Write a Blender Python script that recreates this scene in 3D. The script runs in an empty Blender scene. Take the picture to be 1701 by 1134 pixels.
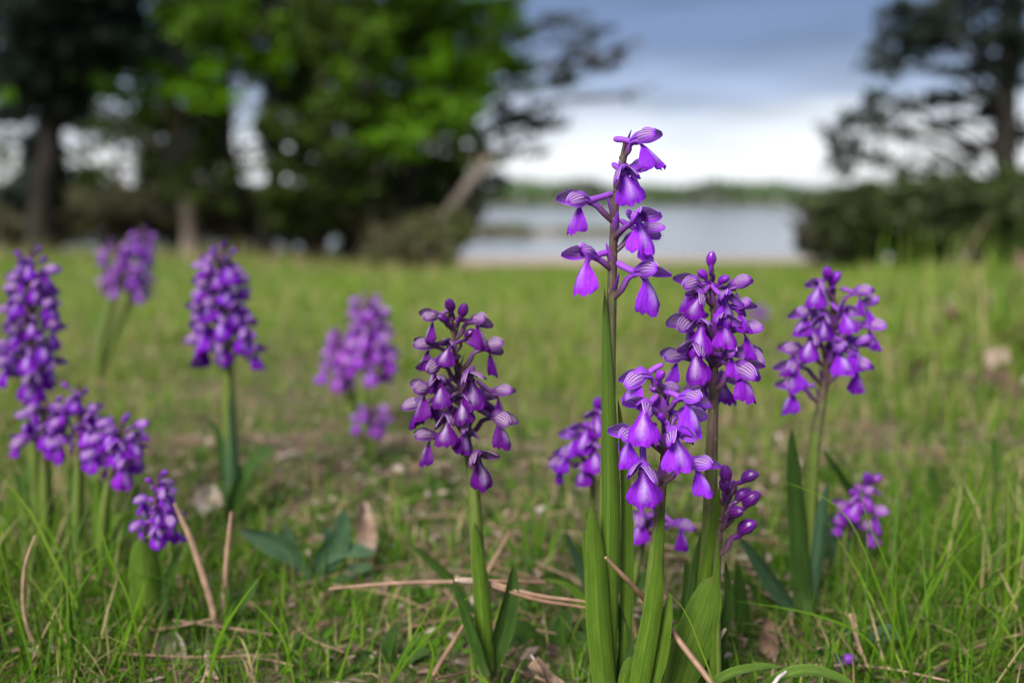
import bpy, math, random
import numpy as np
from mathutils import Vector, Matrix, Euler

R = math.radians
rng = np.random.default_rng(11)
random.seed(11)
scn = bpy.context.scene
COL = scn.collection

# ------------------------------------------------------------------ camera
FPX = 1654.0                      # focal length in photo pixels (35 mm on 36 mm, 1701 px wide)
CAM_H = 0.184
PITCH = math.atan(232.0 / FPX)    # horizon sits 232 px above the picture centre
cam_d = bpy.data.cameras.new('camera')
cam_d.lens = 35.0
cam_d.sensor_width = 36.0
cam_d.clip_start = 0.01
cam_d.clip_end = 3000.0
cam_d.dof.use_dof = True
cam_d.dof.focus_distance = 0.326
cam_d.dof.aperture_fstop = 5.8
cam_d.dof.aperture_blades = 0
cam = bpy.data.objects.new('camera', cam_d)
COL.objects.link(cam)
cam.location = (0, 0, CAM_H)
cam.rotation_euler = (math.pi / 2 - PITCH, 0, 0)
scn.camera = cam

# ------------------------------------------------------------------ world: overcast sky, bright break along the horizon
SUN_EL, SUN_AZ = R(41), R(208)    # azimuth clockwise from +Y: behind the camera, a little to its left
world = bpy.data.worlds.new('World')
scn.world = world
world.use_nodes = True
nt = world.node_tree
nt.nodes.clear()
N = nt.nodes.new
L = nt.links.new
w_out = N('ShaderNodeOutputWorld')
w_bg = N('ShaderNodeBackground')
w_bg.inputs['Strength'].default_value = 0.10
sky = N('ShaderNodeTexSky')
sky.sky_type = 'NISHITA'
sky.sun_disc = False
sky.sun_elevation = SUN_EL
sky.sun_rotation = SUN_AZ
tc = N('ShaderNodeTexCoord')
sep = N('ShaderNodeSeparateXYZ')
L(tc.outputs['Generated'], sep.inputs[0])
mp = N('ShaderNodeMapping')
mp.inputs['Scale'].default_value = (2.2, 2.2, 15.0)
mp.inputs['Location'].default_value = (3.1, 0.4, 0.0)
L(tc.outputs['Generated'], mp.inputs[0])
nz = N('ShaderNodeTexNoise')
nz.inputs['Scale'].default_value = 1.5
nz.inputs['Detail'].default_value = 5.0
nz.inputs['Roughness'].default_value = 0.5
L(mp.outputs[0], nz.inputs['Vector'])
m1 = N('ShaderNodeMath'); m1.operation = 'MULTIPLY_ADD'      # elevation + wobble of the cloud edge
m1.inputs[1].default_value = 0.085
L(nz.outputs['Fac'], m1.inputs[0]); L(sep.outputs['Z'], m1.inputs[2])
m2 = N('ShaderNodeMath'); m2.operation = 'SUBTRACT'; m2.inputs[1].default_value = 0.0425
L(m1.outputs[0], m2.inputs[0])
ramp = N('ShaderNodeValToRGB')
cr = ramp.color_ramp
cr.interpolation = 'EASE'
cr.elements[0].position = 0.0
cr.elements[0].color = (0.76, 0.79, 0.86, 1)
cr.elements[1].position = 0.045
cr.elements[1].color = (0.90, 0.92, 0.96, 1)
for p_, c_ in ((0.070, (0.72, 0.76, 0.86)), (0.105, (0.29, 0.36, 0.54)), (0.16, (0.135, 0.190, 0.36)),
               (0.26, (0.125, 0.175, 0.33)), (0.5, (0.36, 0.40, 0.52)), (1.0, (0.62, 0.66, 0.76))):
    e_ = cr.elements.new(p_)
    e_.color = (*c_, 1)
L(m2.outputs[0], ramp.inputs['Fac'])
# mottling of the cloud deck
nz2 = N('ShaderNodeTexNoise')
nz2.inputs['Scale'].default_value = 2.6
nz2.inputs['Detail'].default_value = 6.0
L(mp.outputs[0], nz2.inputs['Vector'])
mr = N('ShaderNodeMapRange')
mr.inputs['From Min'].default_value = 0.3
mr.inputs['From Max'].default_value = 0.7
mr.inputs['To Min'].default_value = 0.78
mr.inputs['To Max'].default_value = 1.22
L(nz2.outputs['Fac'], mr.inputs['Value'])
mul = N('ShaderNodeVectorMath'); mul.operation = 'SCALE'
L(ramp.outputs['Color'], mul.inputs[0]); L(mr.outputs[0], mul.inputs['Scale'])
gain = N('ShaderNodeVectorMath'); gain.operation = 'SCALE'
gain.inputs['Scale'].default_value = 2.65
L(mul.outputs[0], gain.inputs[0])
mixs = N('ShaderNodeMix'); mixs.data_type = 'RGBA'
mixs.inputs['Factor'].default_value = 0.94
L(sky.outputs['Color'], mixs.inputs['A']); L(gain.outputs[0], mixs.inputs['B'])
L(mixs.outputs['Result'], w_bg.inputs['Color'])
L(w_bg.outputs[0], w_out.inputs['Surface'])

# ------------------------------------------------------------------ sun (veiled by cloud)
sun_d = bpy.data.lights.new('sun', 'SUN')
sun_d.energy = 1.5
sun_d.angle = R(24)
sun_d.color = (1.0, 0.965, 0.90)
sun = bpy.data.objects.new('sun', sun_d)
COL.objects.link(sun)
sdir = Vector((math.sin(SUN_AZ) * math.cos(SUN_EL), math.cos(SUN_AZ) * math.cos(SUN_EL), math.sin(SUN_EL)))
sun.rotation_euler = sdir.to_track_quat('Z', 'Y').to_euler()
sun.location = (0, -3, 6)

scn.view_settings.view_transform = 'Standard'
scn.view_settings.look = 'None'
scn.view_settings.gamma = 1.0
scn.view_settings.exposure = 2.0
scn.cycles.use_denoising = True
scn.cycles.max_bounces = 8
scn.cycles.transparent_max_bounces = 8
scn.cycles.use_adaptive_sampling = True
scn.cycles.adaptive_threshold = 0.012


# ------------------------------------------------------------------ places
def ray(px, py):
    X = (px - 850.5) / FPX
    Y = (567.0 - py) / FPX
    c, s = math.cos(PITCH), math.sin(PITCH)
    return np.array([X, c + Y * s, -s + Y * c])


def P(px, py, D):
    """the point at distance D (along +Y) that the photograph shows at px, py"""
    r = ray(px, py)
    return np.array([0, 0, CAM_H]) + r * (D / r[1])


def smooth(a, b, x):
    t = np.clip((x - a) / (b - a), 0, 1)
    return t * t * (3 - 2 * t)


def gz(x, y):
    """height of the meadow"""
    x = np.asarray(x, float); y = np.asarray(y, float)
    s = 0.0620 - 0.0170 * smooth(0.5, 3.5, -x) - 0.004 * smooth(1.0, 3.0, x)
    far = np.maximum(y - 1.25, 0.0)
    k = far * far / (far + 0.35)
    z = -s * k
    b = np.sin(x * 31 + 1.3) * np.cos(y * 27 + .4) * 0.0022 + np.sin(x * 11 + y * 13) * 0.003
    z = z + b * smooth(0.1, 0.4, y) + 0.03 * smooth(2, 6, y) * np.sin(x * 1.7 + y * 0.9) * np.cos(y * .8 - x * .5)
    return z


def Dg(px, py):
    """distance at which the ground is met along a line of sight"""
    lo, hi = .2, 24.0
    for _ in range(40):
        m = .5 * (lo + hi)
        p = P(px, py, m)
        if p[2] > gz(p[0], p[1]): lo = m
        else: hi = m
    return lo


def px_at(x, D, z=0.0):
    """picture column of a world point (for choosing where things grow)"""
    return 850.5 + FPX * x / D


# ------------------------------------------------------------------ mesh helper
class MB:
    def __init__(s):
        s.v = []; s.f = []; s.uv = []; s.var = []; s.n = 0

    def add(s, v, f, uv=None, var=None):
        v = np.asarray(v, float).reshape(-1, 3)
        s.v.append(v)
        s.f.append([tuple(int(i) + s.n for i in q) for q in f])
        k = len(v)
        s.uv.append(np.zeros((k, 2)) if uv is None else np.asarray(uv, float))
        s.var.append(np.zeros(k) if var is None else np.broadcast_to(np.asarray(var, float), (k,)).copy())
        s.n += k

    def grid(s, pts, uv=None, var=None, wrap=False):
        pts = np.asarray(pts, float)
        n, m = pts.shape[:2]
        f = []
        for i in range(n - 1):
            for j in range(m if wrap else m - 1):
                a = i * m + j; b = i * m + (j + 1) % m
                f.append((a, b, b + m, a + m))
        if uv is None:
            u, v = np.meshgrid(np.linspace(0, 1, m), np.linspace(0, 1, n))
            uv = np.stack([u, v], -1)
        s.add(pts.reshape(-1, 3), f, np.asarray(uv).reshape(-1, 2), var)

    def mesh(s, name, mat, smooth_=True, off=(0, 0, 0)):
        me = bpy.data.meshes.new(name)
        v = np.concatenate(s.v) - np.asarray(off, float)
        f = [q for g in s.f for q in g]
        me.from_pydata(v.tolist(), [], f)
        uvp = np.concatenate(s.uv)
        idx = np.empty(len(me.loops), dtype=np.int32)
        me.loops.foreach_get('vertex_index', idx)
        ul = me.uv_layers.new(name='UVMap')
        ul.data.foreach_set('uv', uvp[idx].astype(np.float32).ravel())
        at = me.attributes.new('var', 'FLOAT', 'POINT')
        at.data.foreach_set('value', np.concatenate(s.var).astype(np.float32))
        if smooth_:
            me.polygons.foreach_set('use_smooth', np.ones(len(me.polygons), dtype=bool))
        if mat is not None:
            me.materials.append(mat)
        me.update()
        return me


def fast_mesh(name, verts, quads, var, mat, tris=None, uv=None, smooth_=False):
    """big meshes straight from numpy arrays (quads and tris)"""
    me = bpy.data.meshes.new(name)
    nq = 0 if quads is None else len(quads)
    ntr = 0 if tris is None else len(tris)
    me.vertices.add(len(verts))
    me.vertices.foreach_set('co', np.asarray(verts, np.float32).ravel())
    li = []
    if nq: li.append(np.asarray(quads, np.int32).ravel())
    if ntr: li.append(np.asarray(tris, np.int32).ravel())
    li = np.concatenate(li)
    me.loops.add(len(li))
    me.loops.foreach_set('vertex_index', li)
    st = np.concatenate([np.arange(nq) * 4, nq * 4 + np.arange(ntr) * 3]).astype(np.int32)
    me.polygons.add(nq + ntr)
    me.polygons.foreach_set('loop_start', st)
    at = me.attributes.new('var', 'FLOAT', 'POINT')
    at.data.foreach_set('value', np.asarray(var, np.float32))
    if uv is not None:
        ul = me.uv_layers.new(name='UVMap')
        ul.data.foreach_set('uv', np.asarray(uv, np.float32)[li].ravel())
    if smooth_:
        me.polygons.foreach_set('use_smooth', np.ones(nq + ntr, dtype=bool))
    me.materials.append(mat)
    me.update(calc_edges=True)
    me.validate()
    return me


def link(name, me, parent=None, loc=(0, 0, 0), rot=(0, 0, 0), color=None):
    o = bpy.data.objects.new(name, me)
    COL.objects.link(o)
    o.location = loc
    o.rotation_euler = rot
    if parent is not None:
        o.parent = parent
    if color is not None:
        o.color = (*color, 1.0)
    return o


def tag(o, label=None, cat=None, group=None, kind=None):
    if label: o['label'] = label
    if cat: o['category'] = cat
    if group: o['group'] = group
    if kind: o['kind'] = kind
    return o


def catmull(pts, n):
    pts = np.asarray(pts, float)
    if len(pts) == 2:
        t = np.linspace(0, 1, n)[:, None]
        return pts[0] * (1 - t) + pts[1] * t
    seg = np.linalg.norm(np.diff(pts, axis=0), axis=1)
    cum = np.concatenate([[0], np.cumsum(seg)])
    ext = np.vstack([2 * pts[0] - pts[1], pts, 2 * pts[-1] - pts[-2]])
    out = []
    for s in np.linspace(0, cum[-1], n):
        i = min(np.searchsorted(cum, s, side='right') - 1, len(seg) - 1)
        t = (s - cum[i]) / max(seg[i], 1e-9)
        p0, p1, p2, p3 = ext[i:i + 4]
        out.append(.5 * ((2 * p1) + (-p0 + p2) * t + (2 * p0 - 5 * p1 + 4 * p2 - p3) * t * t
                         + (-p0 + 3 * p1 - 3 * p2 + p3) * t ** 3))
    return np.array(out)


def unit(v):
    v = np.asarray(v, float)
    return v / (np.linalg.norm(v, axis=-1, keepdims=True) + 1e-12)


def tube(mb, path, rad, m=8, cap=True, var=0.0, ridges=0.0):
    path = np.asarray(path, float)
    n = len(path)
    rad = np.broadcast_to(np.asarray(rad, float), (n,))
    T = unit(np.gradient(path, axis=0))
    ref = np.array([0.31, 0.17, 0.2]) if abs(T[0][2]) > .8 else np.array([0, 0, 1.0])
    rings = []
    Bp = None
    for i in range(n):
        B = ref - T[i] * np.dot(ref, T[i]) if Bp is None else Bp - T[i] * np.dot(Bp, T[i])
        B = unit(B); Bp = B
        C = np.cross(T[i], B)
        a = np.linspace(0, 2 * np.pi, m, endpoint=False)
        rr = rad[i] * (1 + ridges * np.cos(a * 3))
        rings.append(path[i] + np.outer(np.cos(a) * rr, B) + np.outer(np.sin(a) * rr, C))
    u, v = np.meshgrid(np.linspace(0, 1, m), np.linspace(0, 1, n))
    mb.grid(np.array(rings), np.stack([u, v], -1), var, wrap=True)
    if cap:
        for k, c in ((0, path[0]), (n - 1, path[-1])):
            base = mb.n - 0
            ring = rings[k]
            d = T[k] * (rad[k] * .55) * (-1 if k == 0 else 1)
            ctr = c + d
            f = [(j, (j + 1) % m, m) if k else ((j + 1) % m, j, m) for j in range(m)]
            mb.add(np.vstack([ring, ctr]), f, np.tile([[.5, 0. if k == 0 else 1.]], (m + 1, 1)), var)


# ------------------------------------------------------------------ materials
def new_mat(name):
    m = bpy.data.materials.new(name)
    m.use_nodes = True
    t = m.node_tree
    t.nodes.clear()
    out = t.nodes.new('ShaderNodeOutputMaterial')
    return m, t, out


def nd(t, typ, ins=None, **kw):
    n = t.nodes.new(typ)
    for k, v in kw.items():
        setattr(n, k, v)
    if ins:
        for k, v in ins.items():
            if isinstance(v, bpy.types.NodeSocket):
                t.links.new(v, n.inputs[k])
            else:
                n.inputs[k].default_value = v
    return n


def mixc(t, fac, a, b, blend='MIX'):
    n = t.nodes.new('ShaderNodeMix')
    n.data_type = 'RGBA'
    n.blend_type = blend
    for s, v in (('Factor', fac), ('A', a), ('B', b)):
        if isinstance(v, bpy.types.NodeSocket):
            t.links.new(v, n.inputs[s])
        else:
            n.inputs[s].default_value = v if s == 'Factor' else (*v, 1)
    return n.outputs['Result']


def math_(t, op, a, b=None, c=None, clamp=False):
    n = t.nodes.new('ShaderNodeMath')
    n.operation = op
    n.use_clamp = clamp
    for i, v in enumerate((a, b, c)):
        if v is None: continue
        if isinstance(v, bpy.types.NodeSocket):
            t.links.new(v, n.inputs[i])
        else:
            n.inputs[i].default_value = v
    return n.outputs[0]


def rng_map(t, v, a, b, c=0.0, d=1.0):
    n = nd(t, 'ShaderNodeMapRange', {'Value': v, 'From Min': a, 'From Max': b, 'To Min': c, 'To Max': d})
    return n.outputs[0]


def noise(t, vec, scale, detail=3.0, rough=0.5):
    n = nd(t, 'ShaderNodeTexNoise', {'Scale': scale, 'Detail': detail, 'Roughness': rough})
    if vec is not None:
        t.links.new(vec, n.inputs['Vector'])
    return n.outputs['Fac']


def finish(t, out, color, rough=0.5, trans=0.0, bump=None, bstr=0.3, bdist=0.0003, spec=0.5, tcolor=None, sheen=0.0):
    p = nd(t, 'ShaderNodeBsdfPrincipled', {'Roughness': rough, 'Specular IOR Level': spec})
    if isinstance(color, bpy.types.NodeSocket): t.links.new(color, p.inputs['Base Color'])
    else: p.inputs['Base Color'].default_value = (*color, 1)
    if sheen: p.inputs['Sheen Weight'].default_value = sheen
    nrm = None
    if bump is not None:
        b = nd(t, 'ShaderNodeBump', {'Strength': bstr, 'Distance': bdist, 'Height': bump})
        nrm = b.outputs[0]
        t.links.new(nrm, p.inputs['Normal'])
    if trans > 0:
        tr = nd(t, 'ShaderNodeBsdfTranslucent')
        src = tcolor if tcolor is not None else color
        if isinstance(src, bpy.types.NodeSocket): t.links.new(src, tr.inputs['Color'])
        else: tr.inputs['Color'].default_value = (*src, 1)
        if nrm: t.links.new(nrm, tr.inputs['Normal'])
        mx = nd(t, 'ShaderNodeMixShader', {0: trans})
        t.links.new(p.outputs[0], mx.inputs[1]); t.links.new(tr.outputs[0], mx.inputs[2])
        t.links.new(mx.outputs[0], out.inputs['Surface'])
    else:
        t.links.new(p.outputs[0], out.inputs['Surface'])


def uv_xy(t):
    u = nd(t, 'ShaderNodeUVMap', uv_map='UVMap')
    s = nd(t, 'ShaderNodeSeparateXYZ', {0: u.outputs[0]})
    return u.outputs[0], s.outputs['X'], s.outputs['Y']


def stretch(t, vec, sx, sy, sz=1.0):
    m = nd(t, 'ShaderNodeMapping', {'Scale': (sx, sy, sz)})
    t.links.new(vec, m.inputs['Vector'])
    return m.outputs[0]


def mat_lip():
    m, t, out = new_mat('orchid_lip')
    uv, u, v = uv_xy(t)
    oi = nd(t, 'ShaderNodeObjectInfo')
    rnd = oi.outputs['Random']
    veins = noise(t, stretch(t, uv, 26, 3.0), 1.0, 3)
    mott = noise(t, stretch(t, uv, 5, 5), 1.0, 3)
    k = rng_map(t, veins, .3, .7, .72, 1.18)
    k2 = rng_map(t, mott, .3, .7, .82, 1.16)
    kk = math_(t, 'MULTIPLY', k, k2)
    base = nd(t, 'ShaderNodeVectorMath', {0: oi.outputs['Color']}, operation='SCALE')
    t.links.new(kk, base.inputs['Scale'])
    # white guide patch down the middle with purple spots
    du = math_(t, 'ABSOLUTE', math_(t, 'SUBTRACT', u, .5))
    wu = rng_map(t, math_(t, 'MULTIPLY_ADD', mott, .16, du), .06, .30, 1, 0)
    wv1 = rng_map(t, v, .10, .32, .45, 1)
    wv2 = rng_map(t, math_(t, 'MULTIPLY_ADD', mott, .25, v), .40, .98, 1, 0)
    wm = math_(t, 'MULTIPLY', wu, math_(t, 'MULTIPLY', wv1, wv2), clamp=True)
    vor = nd(t, 'ShaderNodeTexVoronoi', {'Scale': 1.0})
    t.links.new(stretch(t, uv, 15, 13), vor.inputs['Vector'])
    dots = rng_map(t, vor.outputs['Distance'], .24, .40, 0.0, 1)
    dm = math_(t, 'MULTIPLY', wm, math_(t, 'MULTIPLY_ADD', dots, .55, .45))
    dm = math_(t, 'MULTIPLY', dm, math_(t, 'MULTIPLY_ADD', rnd, .35, .55))
    c = mixc(t, dm, base.outputs[0], (.78, .62, .88))
    finish(t, out, c, rough=.55, trans=.30, bump=veins, bstr=.5, bdist=.0005, spec=.15)
    return m


def mat_sepal():
    m, t, out = new_mat('orchid_sepal')
    uv, u, v = uv_xy(t)
    oi = nd(t, 'ShaderNodeObjectInfo')
    wob = noise(t, stretch(t, uv, 2, 3), 1.0, 2)
    uu = math_(t, 'MULTIPLY_ADD', wob, .09, u)
    s = math_(t, 'SINE', math_(t, 'MULTIPLY', uu, 2 * math.pi * 5.5))
    stripe = rng_map(t, s, -.25, .55, 0, 1)
    edge = math_(t, 'MULTIPLY', rng_map(t, u, .04, .16, 0, 1), rng_map(t, u, .80, .97, 1, 0))
    endm = math_(t, 'MULTIPLY', rng_map(t, v, .03, .2, 0.2, 1), rng_map(t, v, .80, .97, 1, 0))
    low = rng_map(t, math_(t, 'MULTIPLY_ADD', wob, .3, u), .28, .60, .30, 1)
    msk = math_(t, 'MULTIPLY', low, math_(t, 'MULTIPLY', edge, endm))
    pale = mixc(t, math_(t, 'MULTIPLY', msk, .60), oi.outputs['Color'], (.66, .48, .66))
    rim = math_(t, 'MAXIMUM', rng_map(t, u, .0, .05, .35, 0.0), rng_map(t, u, .93, .99, 0.0, .8))
    pale = mixc(t, rim, pale, (.75, .55, .84))
    dark = mixc(t, .85, oi.outputs['Color'], (.075, .035, .050))
    c = mixc(t, math_(t, 'MULTIPLY', stripe, math_(t, 'MULTIPLY', msk, .88)), pale, dark)
    finish(t, out, c, rough=.5, trans=.28, bump=s, bstr=.25, bdist=.0003, spec=.2)
    return m


def mat_petal():
    m, t, out = new_mat('orchid_petal')
    uv, u, v = uv_xy(t)
    oi = nd(t, 'ShaderNodeObjectInfo')
    veins = noise(t, stretch(t, uv, 22, 2.5), 1.0, 3)
    k = rng_map(t, veins, .3, .7, .6, 1.25)
    base = nd(t, 'ShaderNodeVectorMath', {0: oi.outputs['Color']}, operation='SCALE')
    t.links.new(k, base.inputs['Scale'])
    c = mixc(t, .10, base.outputs[0], (.55, .38, .60))
    finish(t, out, c, rough=.45, trans=.18, bump=veins, bstr=.35, bdist=.0004, spec=.25)
    return m


def mat_ovary():
    m, t, out = new_mat('orchid_ovary')
    uv, u, v = uv_xy(t)
    oi = nd(t, 'ShaderNodeObjectInfo')
    n = noise(t, stretch(t, uv, 5, 4), 1.0, 3)
    c = mixc(t, rng_map(t, n, .35, .65), (.075, .05, .035), (.14, .055, .13))
    c = mixc(t, rng_map(t, v, .35, 1.0, 0, .75), c, oi.outputs['Color'])
    finish(t, out, c, rough=.45, trans=.08, bump=n, bstr=.25, bdist=.0003, spec=.4)
    return m


def mat_bud():
    m, t, out = new_mat('orchid_bud')
    uv, u, v = uv_xy(t)
    oi = nd(t, 'ShaderNodeObjectInfo')
    s = math_(t, 'SINE', math_(t, 'MULTIPLY', u, 2 * math.pi * 9))
    k = rng_map(t, s, -1, 1, .62, 1.15)
    base = nd(t, 'ShaderNodeVectorMath', {0: oi.outputs['Color']}, operation='SCALE')
    t.links.new(k, base.inputs['Scale'])
    c = mixc(t, rng_map(t, v, 0, .25, .5, 0), base.outputs[0], (.12, .08, .07))
    finish(t, out, c, rough=.32, trans=.06, bump=s, bstr=.15, bdist=.0003, spec=.5)
    return m


def mat_stem():
    m, t, out = new_mat('orchid_stem')
    uv, u, v = uv_xy(t)
    ribs = noise(t, stretch(t, uv, 16, 1.5), 1.0, 3)
    blot = noise(t, stretch(t, uv, 3, 22), 1.0, 4)
    green = mixc(t, rng_map(t, ribs, .3, .7), (.085, .135, .020), (.17, .225, .045))
    brown = mixc(t, rng_map(t, ribs, .3, .7), (.055, .026, .030), (.12, .070, .062))
    f = math_(t, 'ADD', rng_map(t, v, .40, .66), rng_map(t, blot, .40, .62, -.32, .26), clamp=True)
    c = mixc(t, f, green, brown)
    flk = rng_map(t, noise(t, stretch(t, uv, 5, 34), 1.0, 3), .63, .70)
    flk = math_(t, 'MULTIPLY', flk, rng_map(t, v, .38, .6))
    c = mixc(t, math_(t, 'MULTIPLY', flk, .6), c, (.34, .32, .14))
    finish(t, out, c, rough=.42, trans=.06, bump=ribs, bstr=.4, bdist=.0005, spec=.45)
    return m


def mat_leaf(name, c1, c2, tip=(.20, .17, .05), trans=.28, rough=.40):
    m, t, out = new_mat(name)
    uv, u, v = uv_xy(t)
    oi = nd(t, 'ShaderNodeObjectInfo')
    veins = noise(t, stretch(t, uv, 34, 1.2), 1.0, 2)
    patch = noise(t, stretch(t, uv, 3, 6), 1.0, 4)
    spots = noise(t, stretch(t, uv, 12, 40), 1.0, 2)
    c = mixc(t, rng_map(t, patch, .3, .7), c1, c2)
    c = mixc(t, rng_map(t, veins, .35, .66, 0, .62), c, tuple(.55 * x for x in c1))
    c = mixc(t, rng_map(t, spots, .66, .74, 0, .45), c, tuple(1.9 * x for x in c2))
    mid = math_(t, 'ABSOLUTE', math_(t, 'SUBTRACT', u, .5))
    c = mixc(t, rng_map(t, mid, .0, .035, .45, 0), c, tuple(.55 * x for x in c1))
    c = mixc(t, rng_map(t, mid, .455, .5, 0, .42), c, tuple(1.7 * x for x in c2))
    c = mixc(t, math_(t, 'ADD', rng_map(t, v, .0, .14, .35, 0), 0), c, (.22, .27, .10))
    c = mixc(t, math_(t, 'MULTIPLY', rng_map(t, v, .93, 1.0), .6), c, tip)
    c = mixc(t, rng_map(t, oi.outputs['Random'], 0, 1, 0, .22), c, (.05, .10, .03))
    h = math_(t, 'MULTIPLY_ADD', patch, .6, veins)
    finish(t, out, c, rough=rough, trans=trans, bump=h, bstr=.7, bdist=.0010, spec=.4)
    return m


def mat_var(name, stops, rough=.6, trans=0.0, spec=.3, nscale=None, nstr=.3, bump=None):
    """colour picked by the 'var' attribute of each piece"""
    m, t, out = new_mat(name)
    a = nd(t, 'ShaderNodeAttribute', attribute_name='var')
    r = t.nodes.new('ShaderNodeValToRGB')
    el = r.color_ramp.elements
    el[0].position, el[0].color = stops[0][0], (*stops[0][1], 1)
    el[1].position, el[1].color = stops[-1][0], (*stops[-1][1], 1)
    for p, c in stops[1:-1]:
        e = el.new(p); e.color = (*c, 1)
    t.links.new(a.outputs['Fac'], r.inputs['Fac'])
    c = r.outputs['Color']
    b = None
    if nscale:
        g = nd(t, 'ShaderNodeNewGeometry')
        n = noise(t, g.outputs['Position'], nscale, 4)
        k = rng_map(t, n, .3, .7, 1 - nstr, 1 + nstr)
        s = nd(t, 'ShaderNodeVectorMath', {0: c}, operation='SCALE')
        t.links.new(k, s.inputs['Scale'])
        c = s.outputs[0]
        if bump: b = n
    finish(t, out, c, rough=rough, trans=trans, spec=spec, bump=b, bstr=.6, bdist=bump or .001)
    return m


def mat_bark(name, c1, c2, scale=6.0):
    m, t, out = new_mat(name)
    uv, u, v = uv_xy(t)
    g = nd(t, 'ShaderNodeNewGeometry')
    n1 = noise(t, stretch(t, g.outputs['Position'], scale * 3, scale * 3, scale * .6), 1.0, 5, .6)
    n2 = noise(t, g.outputs['Position'], scale * .5, 3)
    c = mixc(t, rng_map(t, n1, .3, .7), c1, c2)
    c = mixc(t, rng_map(t, n2, .5, .75, 0, .5), c, (.045, .055, .025))
    finish(t, out, c, rough=.9, bump=n1, bstr=.8, bdist=.02, spec=.2)
    return m


def mat_ground():
    m, t, out = new_mat('meadow_soil')
    g = nd(t, 'ShaderNodeNewGeometry')
    pos = g.outputs['Position']
    s = nd(t, 'ShaderNodeSeparateXYZ', {0: pos})
    fine = noise(t, pos, 160, 5, .6)
    med = noise(t, pos, 22, 4)
    big = noise(t, stretch(t, pos, 1.3, .55, 1), 1.0, 4)
    soil = mixc(t, rng_map(t, fine, .32, .68), (.045, .030, .020), (.22, .16, .105))
    moss = mixc(t, rng_map(t, fine, .3, .7), (.035, .055, .012), (.10, .13, .03))
    near = mixc(t, rng_map(t, med, .42, .60), soil, moss)
    turf = mixc(t, rng_map(t, big, .36, .64), (.105, .150, .032), (.19, .185, .075))
    turf = mixc(t, rng_map(t, noise(t, pos, 7, 3), .45, .7, 0, .6), turf, (.085, .155, .025))
    c = mixc(t, rng_map(t, s.outputs['Y'], .8, 2.2), near, turf)
    floor = mixc(t, rng_map(t, noise(t, pos, 5, 4), .35, .65), (.085, .060, .040), (.15, .12, .065))
    gx = math_(t, 'MULTIPLY_ADD', big, 2.0, math_(t, 'SUBTRACT', math_(t, 'MULTIPLY', s.outputs['Y'], 1.0), 1.0))
    under = math_(t, 'MULTIPLY', rng_map(t, gx, 7.0, 9.5), rng_map(t, s.outputs['X'], -.2, -1.0))
    c = mixc(t, under, c, floor)
    finish(t, out, c, rough=.95, bump=fine, bstr=.9, bdist=.003, spec=.15)
    return m


def mat_sand():
    m, t, out = new_mat('shore_sand')
    g = nd(t, 'ShaderNodeNewGeometry')
    n = noise(t, stretch(t, g.outputs['Position'], .25, 1.2, 1), 1.0, 5)
    c = mixc(t, rng_map(t, n, .3, .7), (.30, .22, .165), (.44, .35, .28))
    finish(t, out, c, rough=.95, spec=.15)
    return m


def mat_water():
    m, t, out = new_mat('lake_water')
    g = nd(t, 'ShaderNodeNewGeometry')
    n = noise(t, stretch(t, g.outputs['Position'], .5, 2.5, 1), 1.0, 3)
    finish(t, out, (.05, .065, .08), rough=.15, bump=n, bstr=.08, bdist=.02, spec=.5)
    return m


M = {}
M['lip'] = mat_lip(); M['sepal'] = mat_sepal(); M['petal'] = mat_petal()
M['ovary'] = mat_ovary(); M['bud'] = mat_bud(); M['stem'] = mat_stem()
M['leaf'] = mat_leaf('orchid_leaf', (.105, .205, .016), (.175, .30, .028))
M['leaf_dark'] = mat_leaf('orchid_leaf_dark', (.045, .105, .016), (.085, .170, .026))
M['leaf_blue'] = mat_leaf('herb_leaf', (.055, .125, .060), (.095, .185, .090), trans=.2)
M['grass'] = mat_var('grass', [(0, (.026, .080, .004)), (.3, (.070, .175, .006)), (.55, (.145, .265, .014)),
                               (.72, (.24, .31, .040)), (.82, (.40, .33, .15)), (1, (.46, .34, .19))],
                     rough=.55, trans=.32, spec=.2)
M['needle'] = mat_var('dead_needle', [(0, (.13, .070, .045)), (.45, (.27, .155, .10)), (.8, (.38, .25, .165)), (1, (.50, .46, .44))],
                      rough=.5, spec=.4, nscale=220, nstr=.3, bump=.0003)
M['litter'] = mat_var('leaf_litter', [(0, (.05, .030, .022)), (.4, (.17, .10, .065)), (.75, (.30, .20, .14)), (1, (.42, .34, .29))],
                      rough=.8, trans=.1, nscale=260, nstr=.4, bump=.0006)
M['ground'] = mat_ground(); M['sand'] = mat_sand(); M['water'] = mat_water()
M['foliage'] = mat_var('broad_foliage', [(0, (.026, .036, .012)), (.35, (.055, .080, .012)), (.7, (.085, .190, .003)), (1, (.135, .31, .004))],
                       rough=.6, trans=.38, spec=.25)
M['pine'] = mat_var('pine_foliage', [(0, (.010, .018, .012)), (.5, (.018, .030, .020)), (1, (.05, .065, .035))], rough=.6, trans=.1, spec=.25)
M['shrub'] = mat_var('shrub_foliage', [(0, (.13, .098, .068)), (.35, (.115, .110, .052)), (.7, (.11, .155, .030)), (1, (.17, .22, .06))],
                     rough=.6, trans=.38, spec=.25)
M['bramble'] = mat_var('bramble_foliage', [(0, (.035, .034, .018)), (.4, (.045, .062, .018)), (.7, (.070, .105, .020)), (1, (.13, .18, .05))],
                       rough=.55, trans=.3, spec=.3)
M['twig'] = mat_var('bare_twigs', [(0, (.05, .040, .032)), (1, (.16, .125, .10))], rough=.9, spec=.2)
M['bark_dark'] = mat_bark('dark_bark', (.010, .009, .008), (.034, .028, .024))
M['bark_brown'] = mat_bark('brown_bark', (.045, .032, .025), (.115, .083, .064))
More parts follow.
